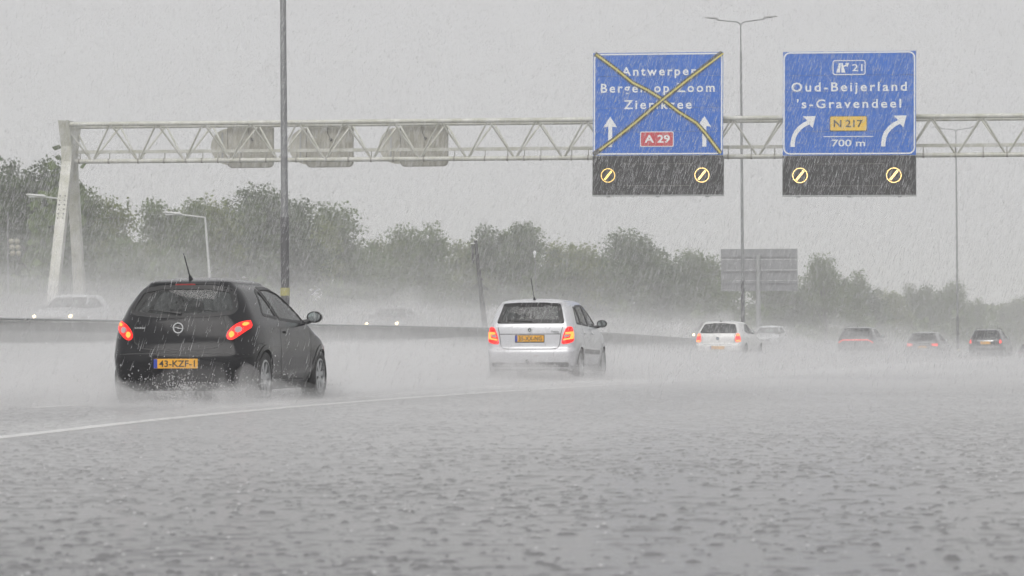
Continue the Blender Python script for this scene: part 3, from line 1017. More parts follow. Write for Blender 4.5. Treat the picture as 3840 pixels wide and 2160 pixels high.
for k in range(6):
    a = 2 * math.pi * k / 6 + 0.2
    zc = tz * 0.615
    MB().tube([(0.56 * tx, 0, zc), (0.56 * tx + 0.40 * math.cos(a), 0.3 * math.sin(a), zc - 0.45)], 0.014, 5).build('climb_guard_spike', M_WOOD, root)
MB().lathe([(0.12, -0.04), (0.15, -0.04), (0.15, 0.04), (0.12, 0.04)], 12, Matrix.Translation((0.56 * tx, 0, tz * 0.625)), closed=True).build('collar', M_WOOD, root)

hd = at(2005, 947, 145); g = ground_of(hd)
root = empty('camera_pole', (hd.x + 0.15, hd.y, g))
tag(root, 'thin pale camera pole rising behind the silver car', 'pole')
MB().tube([(0, 0, 0), (-0.15, 0, hd.z - g)], [0.032, 0.026], 8).build('shaft', M_POLE, root, smooth=True)
MB().lathe([(0.002, 0.10), (0.06, 0.085), (0.09, 0.0), (0.075, -0.09), (0.03, -0.12), (0.05, -0.2), (0.035, -0.26)], 12, Matrix.Translation((-0.15, 0, hd.z - g))).build('camera_dome', M_SWHITE, root, smooth=True)

hd = at(52, 930, 126); g = ground_of(hd)
root = empty('lamp_cluster_pole', (hd.x - 0.25, hd.y, g))
tag(root, 'thin pole with a cluster of round cream lamps at the left edge', 'pole')
MB().tube([(0, 0, 0), (-0.02, 0, hd.z - g + 1.6)], [0.045, 0.035], 8).build('shaft', M_POLE, root, smooth=True)
M_CREAM = pbr('cream_lamp', (0.34, 0.32, 0.24), 0.5)
for i in range(3):
    for j in range(2):
        MB().lathe([(0.002, 0.13), (0.09, 0.10), (0.13, 0.0), (0.09, -0.09), (0.002, -0.12)], 12, Matrix.Translation((0.14 + 0.24 * j + 0.03 * i, 0.1 * j, hd.z - g + 0.30 - 0.27 * i))).build('round_lamp', M_CREAM, root, smooth=True)
    MB().tube([(0, 0, hd.z - g + 0.30 - 0.27 * i), (0.42, 0.05, hd.z - g + 0.30 - 0.27 * i)], 0.02, 6).build('bracket', M_PALEPOLE, root)

D_B = 222
pa, pb = at(2704, 1093, D_B), at(2990, 932, D_B)
pm = at(2843, 1093, D_B); g = ground_of(pm)
root = empty('sign_seen_from_behind', (pm.x, pm.y, g), -R(2))
tag(root, 'large grey sign on a single post seen from behind, beside the lamp post', 'road sign')
M_ALU = pbr('sign_back_alu', (0.22, 0.225, 0.235), 0.5, metal=0.1, var=0.10, scale=1.5)
w, z0, z1 = pb.x - pa.x, pa.z - g, pb.z - g
for k in range(4):
    hh = (z1 - z0) / 4
    MB().box((pa.x - pm.x + w / 2, 0, z0 + hh * (k + 0.5)), (w, 0.06, hh - 0.03)).build('panel_plank', M_ALU, root)
for zc in (0.20, 0.48, 0.82):
    MB().box((pa.x - pm.x + w / 2, -0.09, z0 + (z1 - z0) * zc), (w - 0.3, 0.10, 0.10)).build('rail', M_ALU, root)
for k in range(8):
    MB().box((pa.x - pm.x + w * (k + 0.5) / 8, -0.07, (z0 + z1) / 2), (0.06, 0.06, z1 - z0 - 0.3)).build('rib', M_ALU, root)
MB().tube([(0, -0.30, -0.3), (0, -0.30, z1 - 0.5)], [0.19, 0.18], 14).build('post', pbr('sign_post_grey', (0.30, 0.31, 0.31), 0.45, metal=0.2), root, smooth=True)

# low wall on the far verge
p0, p1 = at(-60, 1100, 126), at(215, 1100, 135)
root = empty('low_wall', (p0.x, p0.y, ground_of(p0)))
tag(root, 'low grey-green wall on the far verge behind the gantry leg', 'wall')
M_WALL = pbr('verge_wall', (0.10, 0.115, 0.09), 0.6, var=0.2, scale=2)
dv = (p1 - p0); ln = math.hypot(dv.x, dv.y); ang = math.atan2(dv.y, dv.x)
nseg = 6
for k in range(nseg):
    c = p0 + dv * ((k + 0.5) / nseg)
    hh = p0.z - ground_of(c)
    MB().box((0, 0, hh / 2), (ln / nseg - 0.04, 0.2, hh)).build('wall_panel', M_WALL, root, loc=Vector((c.x, c.y, ground_of(c))) - root.location, rot=(0, 0, ang))
# ------------------------------------------------------------------ cars
def interp_tab(tab, z):
    """monotone cubic through (z, value) pairs"""
    zs = [a for a, _ in tab]; ys = [b for _, b in tab]
    if z <= zs[0]: return ys[0]
    if z >= zs[-1]: return ys[-1]
    n = len(zs)
    d = [(ys[i + 1] - ys[i]) / (zs[i + 1] - zs[i]) for i in range(n - 1)]
    m = [d[0]] + [0.0 if d[i - 1] * d[i] <= 0 else 2 * d[i - 1] * d[i] / (d[i - 1] + d[i]) for i in range(1, n - 1)] + [d[-1]]
    for i in range(n - 1):
        if z <= zs[i + 1]:
            h = zs[i + 1] - zs[i]; t = (z - zs[i]) / h
            return (ys[i] * (2 * t**3 - 3 * t**2 + 1) + m[i] * h * (t**3 - 2 * t**2 + t) + ys[i + 1] * (-2 * t**3 + 3 * t**2) + m[i + 1] * h * (t**3 - t**2))
    return ys[-1]

def chaikin(P, it=2):
    for _ in range(it):
        Q = []
        n = len(P)
        for i in range(n):
            a, b = P[i], P[(i + 1) % n]
            Q.append((a[0] * 0.75 + b[0] * 0.25, a[1] * 0.75 + b[1] * 0.25))
            Q.append((a[0] * 0.25 + b[0] * 0.75, a[1] * 0.25 + b[1] * 0.75))
        P = Q
    return P

def soften(P, r=0.05, n=4):
    """round the corners of an outline by radius about r"""
    Q = []
    m = len(P)
    for i in range(m):
        p0, p, p1 = Vector(P[i - 1]), Vector(P[i]), Vector(P[(i + 1) % m])
        a = (p0 - p); b = (p1 - p)
        ra = min(r, a.length * 0.45); rb = min(r, b.length * 0.45)
        A = p + a.normalized() * ra; B = p + b.normalized() * rb
        for k in range(n + 1):
            t = k / n
            q = A * (1 - t)**2 + p * 2 * t * (1 - t) + B * t * t
            Q.append((q.x, q.y))
    return Q

def dense(P, step, closed=True):
    Q = []
    n = len(P)
    for i in range(n if closed else n - 1):
        a, b = Vector(P[i]), Vector(P[(i + 1) % n])
        k = max(1, int((b - a).length / step))
        for j in range(k):
            q = a.lerp(b, j / k); Q.append((q.x, q.y))
    if not closed: Q.append(tuple(P[-1]))
    return Q

def area2(P):
    return sum(P[i][0] * P[(i + 1) % len(P)][1] - P[(i + 1) % len(P)][0] * P[i][1] for i in range(len(P))) / 2

def inset(P, d):
    s = 1.0 if area2(P) > 0 else -1.0
    Q = []
    n = len(P)
    for i in range(n):
        a, b, c = Vector(P[i - 1]), Vector(P[i]), Vector(P[(i + 1) % n])
        t = (c - a)
        if t.length < 1e-9: Q.append(tuple(b)); continue
        t.normalize()
        nn = Vector((-t.y, t.x)) * s
        q = b + nn * d
        Q.append((q.x, q.y))
    return Q

def in_poly(P, x, y):
    c = False
    j = len(P) - 1
    for i in range(len(P)):
        xi, yi = P[i]; xj, yj = P[j]
        if (yi > y) != (yj > y) and x < (xj - xi) * (y - yi) / (yj - yi) + xi: c = not c
        j = i
    return c

class Skin:
    """outer surface of a car body, for laying panes, lamps and seams on"""
    def __init__(self, V, F, L):
        self.bvh = BVHTree.FromPolygons(V, F, all_triangles=False)
        self.L = L
    def hit(self, side, a, b):
        if side == 'rear': o, d = Vector((a, -3, b)), Vector((0, 1, 0))
        elif side == 'front': o, d = Vector((a, self.L + 3, b)), Vector((0, -1, 0))
        elif side == 'right': o, d = Vector((4, a, b)), Vector((-1, 0, 0))
        elif side == 'left': o, d = Vector((-4, a, b)), Vector((1, 0, 0))
        elif side == 'top': o, d = Vector((a, b, 5)), Vector((0, 0, -1))
        loc, nor, idx, dist = self.bvh.ray_cast(o, d)
        if loc is None:
            mid = {'rear': Vector((a, 0.0, b)), 'front': Vector((a, self.L, b)), 'right': Vector((1, a, b)), 'left': Vector((-1, a, b)), 'top': Vector((a, b, 2))}[side]
            loc, nor, idx, dist = self.bvh.find_nearest(mid)
        if nor.dot(d) > 0: nor = -nor
        return loc, nor
    def patch(self, side, P, off=0.003, thick=0.012, step=0.06):
        Pd = dense(P, step)
        xs = [p[0] for p in Pd]; ys = [p[1] for p in Pd]
        pts = [Vector(p) for p in Pd]
        nb = len(pts)
        inner = inset(Pd, step * 0.35)
        x = min(xs) + step / 2
        while x < max(xs):
            y = min(ys) + step / 2
            while y < max(ys):
                if in_poly(inner, x, y): pts.append(Vector((x, y)))
                y += step
            x += step
        face = list(range(nb))
        if area2(Pd) < 0: face.reverse()
        r = delaunay_2d_cdt(pts, [], [face], 1, 1e-5)
        v2, _, f2 = r[0], r[1], r[2]
        top, bot = [], []
        for p in v2:
            loc, nor = self.hit(side, p.x, p.y)
            top.append(loc + nor * off); bot.append(loc + nor * (off - thick))
        flip = side in ('front', 'left')
        F = []
        cnt = {}
        for f in f2:
            f = tuple(f)
            if flip: f = f[::-1]
            F.append(f)
            for i in range(len(f)):
                e = (f[i], f[(i + 1) % len(f)])
                cnt[e] = 1
        n = len(top)
        for (a, b) in list(cnt):
            if (b, a) not in cnt: F.append((b, a, n + a, n + b))
        return top + bot, F
    def ring(self, side, Pout, Pin, off=0.004, thick=0.02, step=0.05):
        V, F = [], []
        n = len(Pout)
        for P in (Pout, Pin):
            for p in P:
                loc, nor = self.hit(side, p[0], p[1])
                V.append(loc + nor * off)
        for p in Pin:
            loc, nor = self.hit(side, p[0], p[1])
            V.append(loc + nor * (off - thick))
        for p in Pout:
            loc, nor = self.hit(side, p[0], p[1])
            V.append(loc + nor * (off - thick))
        for i in range(n):
            j = (i + 1) % n
            F += [(i, j, n + j, n + i), (n + i, n + j, 2 * n + j, 2 * n + i), (3 * n + i, 3 * n + j, j, i)]
        return V, F
    def seam(self, side, pts, w=0.012, off=0.0015, step=0.05, closed=False):
        P = dense(pts, step, closed)
        V, F = [], []
        n = len(P)
        for i in range(n):
            a = Vector(P[i - 1] if (closed or i > 0) else P[0]); b = Vector(P[(i + 1) % n] if (closed or i < n - 1) else P[-1])
            t = (b - a); t.normalize()
            s = Vector((-t.y, t.x)) * w / 2
            for sg in (-1, 1):
                loc, nor = self.hit(side, P[i][0] + s.x * sg, P[i][1] + s.y * sg)
                V.append(loc + nor * off)
        for i in range(n if closed else n - 1):
            j = (i + 1) % n
            F.append((2 * i, 2 * i + 1, 2 * j + 1, 2 * j))
        return V, F

def mirror_x(P): return [(-x, z) for x, z in P][::-1]

def paint_mat(name, col, metal=0.0, rough=0.3, inner=(0.26, 0.26, 0.255), coat=0.8):
    if name in MATS: return MATS[name]
    m, nt, out = new_mat(name)
    b = nt.nodes.new('ShaderNodeBsdfPrincipled')
    b.inputs['Base Color'].default_value = (*col, 1)
    b.inputs['Metallic'].default_value = metal
    b.inputs['Roughness'].default_value = rough
    b.inputs['Coat Weight'].default_value = coat
    b.inputs['Coat Roughness'].default_value = 0.12
    b.inputs['Specular IOR Level'].default_value = 0.35 if coat < 0.5 else 0.5
    b.inputs['IOR'].default_value = 1.42 if coat < 0.5 else 1.5
    tc = nt.nodes.new('ShaderNodeTexCoord')
    mp = nt.nodes.new('ShaderNodeMapping'); mp.inputs['Scale'].default_value = (30, 30, 9)
    nz = nt.nodes.new('ShaderNodeTexNoise'); nz.inputs['Scale'].default_value = 1.0; nz.inputs['Detail'].default_value = 4
    bp = nt.nodes.new('ShaderNodeBump'); bp.inputs['Strength'].default_value = 0.10 if coat > 0.5 else 0.22; bp.inputs['Distance'].default_value = 0.01
    nt.links.new(tc.outputs['Object'], mp.inputs[0]); nt.links.new(mp.outputs[0], nz.inputs['Vector'])
    nt.links.new(nz.outputs['Fac'], bp.inputs['Height']); nt.links.new(bp.outputs[0], b.inputs['Normal'])
    d = nt.nodes.new('ShaderNodeBsdfDiffuse'); d.inputs[0].default_value = (*inner, 1)
    g = nt.nodes.new('ShaderNodeNewGeometry')
    mx = nt.nodes.new('ShaderNodeMixShader')
    nt.links.new(g.outputs['Backfacing'], mx.inputs[0]); nt.links.new(b.outputs[0], mx.inputs[1]); nt.links.new(d.outputs[0], mx.inputs[2])
    nt.links.new(mx.outputs[0], out.inputs['Surface'])
    MATS[name] = m
    return m

M_RUBBER = pbr('black_rubber', (0.018, 0.018, 0.019), 0.5)
M_TRIM = pbr('black_trim', (0.022, 0.022, 0.024), 0.35)
M_TYRE = pbr('tyre_rubber', (0.022, 0.022, 0.023), 0.6)
M_RIM = pbr('alloy_rim', (0.42, 0.43, 0.44), 0.35, metal=0.7)
M_RIMD = pbr('dark_alloy_rim', (0.16, 0.16, 0.17), 0.35, metal=0.6)
M_CABIN = pbr('cabin_fabric', (0.035, 0.036, 0.040), 0.8, var=0.2, scale=20)
M_GLASS = glass_mat('wet_window_glass', (0.86, 0.93, 0.91), film=0.13)
M_GLASSD = glass_mat('tinted_window_glass', (0.86, 0.90, 0.89), film=0.11)
M_MIRROR = pbr('mirror_glass', (0.75, 0.80, 0.80), 0.06, metal=1.0)
M_CHROME = pbr('chrome', (0.75, 0.76, 0.77), 0.15, metal=1.0)
M_REDLENS = pbr('red_lens', (0.40, 0.004, 0.004), 0.3, coat=0.2, emit=(1.0, 0.008, 0.004), estr=1.05)
M_REDOFF = pbr('red_lens_unlit', (0.34, 0.02, 0.02), 0.2, coat=1.0)
M_REDLIT = emit_mat('rear_lamp_red', (1.0, 0.055, 0.03), 2.2)
M_AMBERLIT = emit_mat('rear_lamp_core', (1.0, 0.26, 0.05), 2.1)
M_GREYLENS = pbr('grey_lens', (0.45, 0.36, 0.36), 0.15, coat=1.0)
M_PLATE = pbr('plate_yellow', (0.80, 0.40, 0.03), 0.4, emit=None)
M_PLATEBLUE = pbr('plate_blue', (0.03, 0.06, 0.35), 0.4)
M_PLATETXT = pbr('plate_text', (0.02, 0.02, 0.02), 0.5)
M_HEAD = emit_mat('headlamp_glow', (1.0, 0.70, 0.34), 14.0)
M_HEADLENS = pbr('headlamp_lens', (0.6, 0.62, 0.64), 0.12, coat=1.0)
M_WHITEBADGE = pbr('badge_silver', (0.70, 0.71, 0.72), 0.3, metal=0.5)
M_BADGEDARK = pbr('badge_dark', (0.03, 0.05, 0.05), 0.3)
M_BADGEBLUE = pbr('badge_blue', (0.03, 0.12, 0.35), 0.3)

def body_surface(sp, nlev=76):
    """levels of plan outlines from sill to roof"""
    T = sp['tabs']
    z0, ze, zt = sp['z0'], sp['ze'], sp['H']      # bottom, roof edge, top
    zs = []
    k1 = int(nlev * 0.74)
    for i in range(k1): zs.append(z0 + (ze - z0) * i / k1)
    k2 = nlev - k1
    for i in range(k2 + 1):
        a = (math.pi / 2) * i / k2
        zs.append(ze + (zt - ze) * math.sin(a))
    rings = []
    nr, nc, ns, nf = 12, 9, 52, 10
    for li, z in enumerate(zs):
        zz = min(z, ze)
        yr, yf, w = interp_tab(T['yr'], zz), interp_tab(T['yf'], zz), interp_tab(T['w'], zz)
        bow = interp_tab(T['bow'], zz); rc = interp_tab(T['rc'], zz)
        fb = interp_tab(T.get('fbow', [(0, 0.22), (0.5 * zt, 0.24), (0.64 * zt, 0.26), (zt, 0.16)]), zz); fr = interp_tab([(0, 0.42), (0.55 * zt, 0.38), (0.645 * zt, 0.14), (zt, 0.12)], zz)
        pts = []
        cw = w - rc * 0.85
        for i in range(nr):                                     # rear edge from centre to corner
            x = cw * i / nr
            pts.append((x, yr + bow * (x / w)**2))
        yb = yr + bow * (cw / w)**2
        sl = 2 * bow * cw / w**2
        for i in range(nc):                                     # rounded corner (superellipse)
            a = (math.pi / 2) * i / nc
            e = 2 / sp.get('corner_n', 2.3)
            x = cw + (w - cw) * math.sin(a)**e
            y = yb + sl * (x - cw) * 0.5 + rc * (1 - math.cos(a)**e)
            pts.append((x, y))
        ya = yb + sl * (w - cw) * 0.5 + rc
        ye_ = yf - fb - fr
        for i in range(ns):                                     # side
            y = ya + (ye_ - ya) * i / ns
            pts.append((w, y))
        for i in range(nc):
            a = (math.pi / 2) * i / nc
            cwf = w - fr * 0.7
            x = cwf + (w - cwf) * math.cos(a)
            y = ye_ + fr * math.sin(a)
            pts.append((x, y))
        for i in range(nf + 1):
            t = i / nf
            x = (w - fr * 0.7) * (1 - t)
            y = yf - fb * (x / (w - fr * 0.7))**2
            pts.append((x, y))
        # plan taper of the flanks to rear and front
        out = []
        L = sp['L']
        for x, y in pts:
            q = (y - 0.52 * L) / (0.52 * L)
            k = 1 - (sp.get('tap_r', 0.06) * abs(q)**3 if q < 0 else sp.get('tap_f', 0.07) * q**3)
            out.append((x * k, y))
        if z > ze:                                              # crowned roof
            f = math.sqrt(max(0.0, 1 - ((z - ze) / (zt - ze))**2))
            f = 0.02 + 0.98 * f
            yc = sp['roof_c']
            out = [(x * f, yc + (y - yc) * f) for x, y in out]
        # wheel-arch and shoulder swell
        fin = []
        for x, y in out:
            if x > w * 0.8:
                for (wy, amp) in sp.get('swell', []):
                    g = math.exp(-((y - wy) / 0.42)**2) * math.exp(-((z - 0.62) / 0.26)**2)
                    x += amp * g
            fin.append((x, y))
        rings.append([(x, y, z) for x, y in fin])
    n = len(rings[0])
    V, F = [], []
    full = 2 * n - 2
    for r_ in rings:
        V += [Vector(p) for p in r_] + [Vector((-x, y, z)) for x, y, z in r_[-2:0:-1]]
    for i in range(len(rings) - 1):
        for k in range(full):
            k2 = (k + 1) % full
            F.append((i * full + k, i * full + k2, (i + 1) * full + k2, (i + 1) * full + k))
    F.append(tuple((len(rings) - 1) * full + k for k in range(full)))
    return V, F

def make_wheel(parent, x, y, r, w, spokes, rim_mat, side):
    wh = empty('wheel', (x, y, r), 0, parent)
    Mx = Matrix.Rotation(R(90), 4, 'Y')
    if side < 0: Mx = Matrix.Rotation(R(-90), 4, 'Y')
    t = MB()
    ri = r * 0.68
    t.lathe([(ri, -w * 0.42), (r * 0.86, -w / 2), (r * 0.965, -w * 0.46), (r, -w * 0.33), (r, w * 0.33), (r * 0.965, w * 0.46), (r * 0.86, w / 2), (ri, w * 0.42)], 28, Mx)
    t.build('tyre', M_TYRE, wh, smooth=True)
    b = MB()
    b.lathe([(ri * 1.01, -w * 0.4), (ri * 1.02, w * 0.44), (ri * 0.92, w * 0.46), (ri * 0.90, w * 0.30)], 28, Mx)
    b.lathe([(0.001, w * 0.40), (ri * 0.2, w * 0.40), (ri * 0.22, w * 0.30)], 16, Mx)
    for k in range(spokes):
        a = 2 * math.pi * k / spokes
        S = Mx @ Matrix.Rotation(a, 4, 'Z')
        b.add([S @ Vector(p) for p in ((ri * 0.12, -0.028, w * 0.38), (ri * 0.93, -0.036, w * 0.40), (ri * 0.93, 0.036, w * 0.40), (ri * 0.12, 0.028, w * 0.38),
                                       (ri * 0.12, -0.028, w * 0.22), (ri * 0.93, -0.036, w * 0.28), (ri * 0.93, 0.036, w * 0.28), (ri * 0.12, 0.028, w * 0.22))],
              [(0, 1, 2, 3), (0, 4, 5, 1), (3, 2, 6, 7), (7, 6, 5, 4)])
    b.build('rim', rim_mat, wh, smooth=True)
    d = MB(); d.lathe([(0.001, -w * 0.1), (ri * 0.9, -w * 0.1), (ri * 0.9, -w * 0.2)], 20, Mx)
    d.build('brake_disc', M_TRIM, wh)
    return wh

def plate(parent, sk, z, text, w=0.52, h=0.11, y=None, tilt=0.0):
    loc, nor = sk.hit('rear', 0.0, z)
    yy = loc.y - 0.012 if y is None else y
    root = empty('licence_plate', (0, yy, z), 0, parent)
    MB().box((0, 0, 0), (w, 0.012, h), ch=0.003).build('plate_face', M_PLATE, root)
    MB().box((-w / 2 + 0.022, -0.0075, 0), (0.042, 0.004, h * 0.96)).build('country_band', M_PLATEBLUE, root)
    M = Matrix(((1, 0, 0, 0), (0, 0, -1, 0), (0, 1, 0, 0), (0, 0, 0, 1)))
    if text:
        place_text(text, M_PLATETXT, -w / 2 + 0.065, w / 2 - 0.03, -h * 0.34, h * 0.34, 0.0095, root, M, bold=0.012)
    return root

def seat(parent, x, y, z, headrest=True):
    m = MB()
    m.box((x, y + 0.1, z + 0.30), (0.46, 0.13, 0.54), ch=0.05)
    m.box((x, y + 0.36, z + 0.02), (0.50, 0.5, 0.16), ch=0.05)
    if headrest:
        m.box((x, y + 0.09, z + 0.70), (0.23, 0.09, 0.15), ch=0.04)
        for s in (-0.06, 0.06): m.tube([(x + s, y + 0.09, z + 0.55), (x + s, y + 0.09, z + 0.65)], 0.008, 6)
    return m.build('seat', M_CABIN, parent)

def shell(name, VF, mat, parent, smooth=True):
    me = mesh_from(name, VF[0], VF[1], mat)
    if smooth:
        me.shade_smooth()
        try: me.set_sharp_from_angle(angle=R(35))
        except Exception: pass
    return mobj(name, me, parent)

def build_car(name, sp, label, cat='car', group=None):
    root = empty(name)
    tag(root, label, cat, group)
    L, H = sp['L'], sp['H']
    V, F = body_surface(sp, sp.get('nlev', 76))
    sk = Skin(V, F, L)
    paint = sp['paint']
    wr = sp['wheel_r']
    axles = sp['axles']
    # openings
    holes = []
    for (kind, P) in sp['windows']: holes.append((kind, soften(P, sp.get('win_r', 0.05))))
    keep = []
    arch_r = wr + 0.055
    Vc = V
    for f in F:
        c = sum((Vc[i] for i in f), Vector()) / len(f)
        cut = False
        if len(f) == 4:
            n = (Vc[f[1]] - Vc[f[0]]).cross(Vc[f[3]] - Vc[f[0]])
            if n.length > 0: n.normalize()
            for ay in axles:
                if (c.y - ay)**2 + (c.z - wr)**2 < arch_r**2 and abs(c.x) > 0.5: cut = True
            if not cut:
                for kind, P in holes:
                    if kind == 'rear' and c.y < L * 0.3 and n.y < -0.2 and in_poly(P, c.x, c.z): cut = True
                    elif kind == 'front' and c.y > L * 0.4 and n.y > 0.06 and in_poly(P, c.x, c.z): cut = True
                    elif kind == 'side' and abs(n.x) > 0.4 and in_poly(P, c.y, c.z): cut = True
        if not cut: keep.append(f)
    bm_me = mesh_from('body', V, keep, paint)
    bm_me.shade_smooth()
    body = mobj('body', bm_me, root)
    # panes and their seals
    for kind, P in holes:
        gm = sp.get('rear_glass', M_GLASS) if kind == 'rear' else sp.get('side_glass', M_GLASS)
        nm = {'rear': 'rear_window', 'front': 'windscreen', 'side': 'side_window'}[kind]
        for side in (('right', 'left') if kind == 'side' else (kind,)):
            win = shell(nm, sk.patch(side, P, off=-0.006, thick=0.004, step=0.09), gm, root)
            fw = sp.get('frame_w', {}).get(kind, 0.03)
            Pd = dense(P, 0.05)
            shell('window_seal', sk.ring(side, inset(Pd, -0.016), inset(Pd, fw), off=0.0035, thick=0.02), sp.get('seal', M_RUBBER), win)
    # wheel arches: dark liners and lips, then the wheels
    for ay in axles:
        for s, side in ((1, 'right'), (-1, 'left')):
            P_out = [(ay + (arch_r + 0.028) * math.cos(a), wr + (arch_r + 0.028) * math.sin(a)) for a in np.linspace(R(-32), R(212), 30)]
            P_in = [(ay + (arch_r - 0.03) * math.cos(a), wr + (arch_r - 0.03) * math.sin(a)) for a in np.linspace(R(-32), R(212), 30)]
            Vv, Ff = [], []
            for P in (P_out, P_in):
                for p in P:
                    loc, nor = sk.hit(side, p[0], max(p[1], sp['z0'] + 0.02))
                    Vv.append(Vector((loc.x, p[0], max(p[1], sp['z0'] + 0.02))) + Vector((s * 0.006, 0, 0)))
            n = len(P_out)
            for i in range(n): Vv.append(Vector((s * 0.45, P_in[i][0], max(P_in[i][1], sp['z0'] + 0.02))))
            Fl = [(i, i + 1, n + i + 1, n + i) for i in range(n - 1)]
            if s < 0: Fl = [f[::-1] for f in Fl]
            shell('wheel_arch_lip', (Vv[:2 * n], Fl), sp.get('arch_mat', paint), root)
            Fi = [(i, i + 1, n + i + 1, n + i) for i in range(n - 1)] + [tuple(range(n, 2 * n))]
            shell('wheel_liner', (Vv[n:], Fi), M_RUBBER, root, False)
            loc, nor = sk.hit(side, ay, wr + arch_r + 0.05)
            make_wheel(root, s * (abs(loc.x) - sp.get('wheel_in', 0.115)), ay, wr, 0.20, sp.get('spokes', 7), sp.get('rim', M_RIM), s)
    # floor, cabin tub, parcel shelf, dashboard, seats
    wid = interp_tab(sp['tabs']['w'], 0.5)
    MB().box((0, L * 0.5, sp['z0'] + 0.05), (wid * 1.5, L * 0.86, 0.06)).build('underbody', M_RUBBER, root)
    cab = MB().box((0, L * 0.42, 0.46), (wid * 1.62, L * 0.62, 0.10)).box((0, sp['belt_r'] * 0 + 0.62, sp['belt'] - 0.13), (wid * 1.5, 0.62, 0.04)).box((0, sp['cowl_y'] - 0.1, sp['belt'] - 0.16), (wid * 1.5, 0.45, 0.2), ch=0.05)
    cab.build('cabin', M_CABIN, root)
    for sx in (-0.36, 0.36):
        seat(root, sx, L * 0.45, 0.46)
        seat(root, sx, L * 0.27, 0.34)
    st = MB().lathe([(0.18, -0.012), (0.195, 0.0), (0.18, 0.012), (0.165, 0.0)], 20, Matrix.Translation((-0.36, sp['cowl_y'] - 0.52, sp['belt'] - 0.02)) @ Matrix.Rotation(R(65), 4, 'X'), closed=True)
    st.build('steering_wheel', M_RUBBER, root, smooth=True)
    # seams
    for side, pts, closed in sp.get('seams', []):
        if side == 'side':
            for s2 in ('right', 'left'): shell('panel_gap', sk.seam(s2, pts, 0.010, closed=closed), M_RUBBER, root, False)
        else:
            shell('panel_gap', sk.seam(side, pts, 0.011, closed=closed), M_RUBBER, root, False)
    # door mirrors
    for s in (1, -1):
        my, mz = sp['mirror']
        loc, nor = sk.hit('right', my, mz)
        mr = empty('door_mirror', (s * loc.x, my, mz), 0, root)
        hs = MB()
        prof = [(0.002, 0.09), (0.055, 0.082), (0.085, 0.05), (0.096, 0.0), (0.090, -0.03)]
        hs.lathe(prof, 18, Matrix.Translation((s * 0.150, 0, 0.045)) @ Matrix.Rotation(R(-90), 4, 'X') @ Matrix.Diagonal((1.05, 0.76, 1, 1)))
        hs.build('housing', sp.get('mirror_mat', paint), mr, smooth=True)
        MB().lathe([(0.001, 0), (0.074, 0), (0.074, 0.004)], 18, Matrix.Translation((s * 0.150, -0.032, 0.045)) @ Matrix.Rotation(R(-90), 4, 'X') @ Matrix.Diagonal((1.05, 0.76, 1, 1))).build('mirror_glass', M_MIRROR, mr)
        MB().tube([(-s * 0.03, 0.02, -0.03), (s * 0.10, 0.01, 0.0)], [0.035, 0.03], 8).build('arm', M_TRIM, mr)
    # door handles
    for hy in sp.get('handles', []):
        for s, side in ((1, 'right'), (-1, 'left')):
            loc, nor = sk.hit(side, hy[0], hy[1])
            MB().box((s * (abs(loc.x) + 0.012), hy[0], hy[1]), (0.022, 0.17, 0.028), ch=0.008).build('door_handle', sp.get('handle_mat', paint), root)
    # aerial and rear wiper
    if 'aerial' in sp:
        ay, ln, lean = sp['aerial']
        loc, nor = sk.hit('top', 0, ay)
        ar = empty('aerial', loc, 0, root)
        MB().tube([(0, 0.04, -0.01), (0, 0, 0.03), (0, -0.02, 0.05)], [0.032, 0.018, 0.009], 8).build('aerial_base', M_TRIM, ar, smooth=True)
        MB().tube([(0, -0.015, 0.04), (lean * ln, -0.32 * ln, ln)], [0.0085, 0.0065], 6).build('rod', M_TRIM, ar)
    if 'wiper' in sp:
        z, x0, x1, rise = sp['wiper']
        pv = []
        for k in range(7):
            t = k / 6
            x = x0 + (x1 - x0) * t
            loc, nor = sk.hit('rear', x, z + rise * t)
            pv.append(loc + nor * 0.02)
        MB().tube(pv, [0.016, 0.014, 0.013, 0.012, 0.011, 0.010, 0.008], 6).build('rear_wiper', M_TRIM, root)
    # lamps, badges and other details on the skin
    for (nm, side, P, mat, off, both) in sp.get('skin_bits', []):
        for mirror in ((False, True) if both else (False,)):
            PP = mirror_x(P) if (mirror and side in ('rear', 'front')) else P
            sd = side
            if side == 'side': sd = 'left' if mirror else 'right'
            shell(nm, sk.patch(sd, PP, off=off, thick=max(0.006, off + 0.004), step=0.05), mat, root)
    return root, sk, body

def lamp(root, sk, P, lens, cells, side='rear', name='tail_lamp', wrap=0.24):
    """lamp: lens lying in the skin with lit cells as its sub-parts"""
    def fit(q):
        r_ = []
        for x, z in q:
            lim = abs(sk.hit('right', wrap, z)[0].x) * 0.985
            r_.append((min(x, lim), z))
        return r_
    P = fit(P); cells = [(a, fit(q), m_, o_) for a, q, m_, o_ in cells]
    for mirror in (False, True):
        f = (lambda q: mirror_x(q)) if mirror else (lambda q: q)
        o = shell(name, sk.patch(side, f(P), off=0.010, thick=0.02, step=0.035), lens, root)
        for nm, Q, mat, off in cells:
            shell(nm, sk.patch(side, f(Q), off=0.010 + off, thick=off + 0.002, step=0.04), mat, o)

def circ(cx, cy, r, n=14, ry=None):
    ry = r if ry is None else ry
    return [(cx + r * math.cos(2 * math.pi * k / n), cy + ry * math.sin(2 * math.pi * k / n)) for k in range(n)]

def place(root, p, yaw):
    root.location = p
    root.rotation_euler = (0, 0, -yaw)

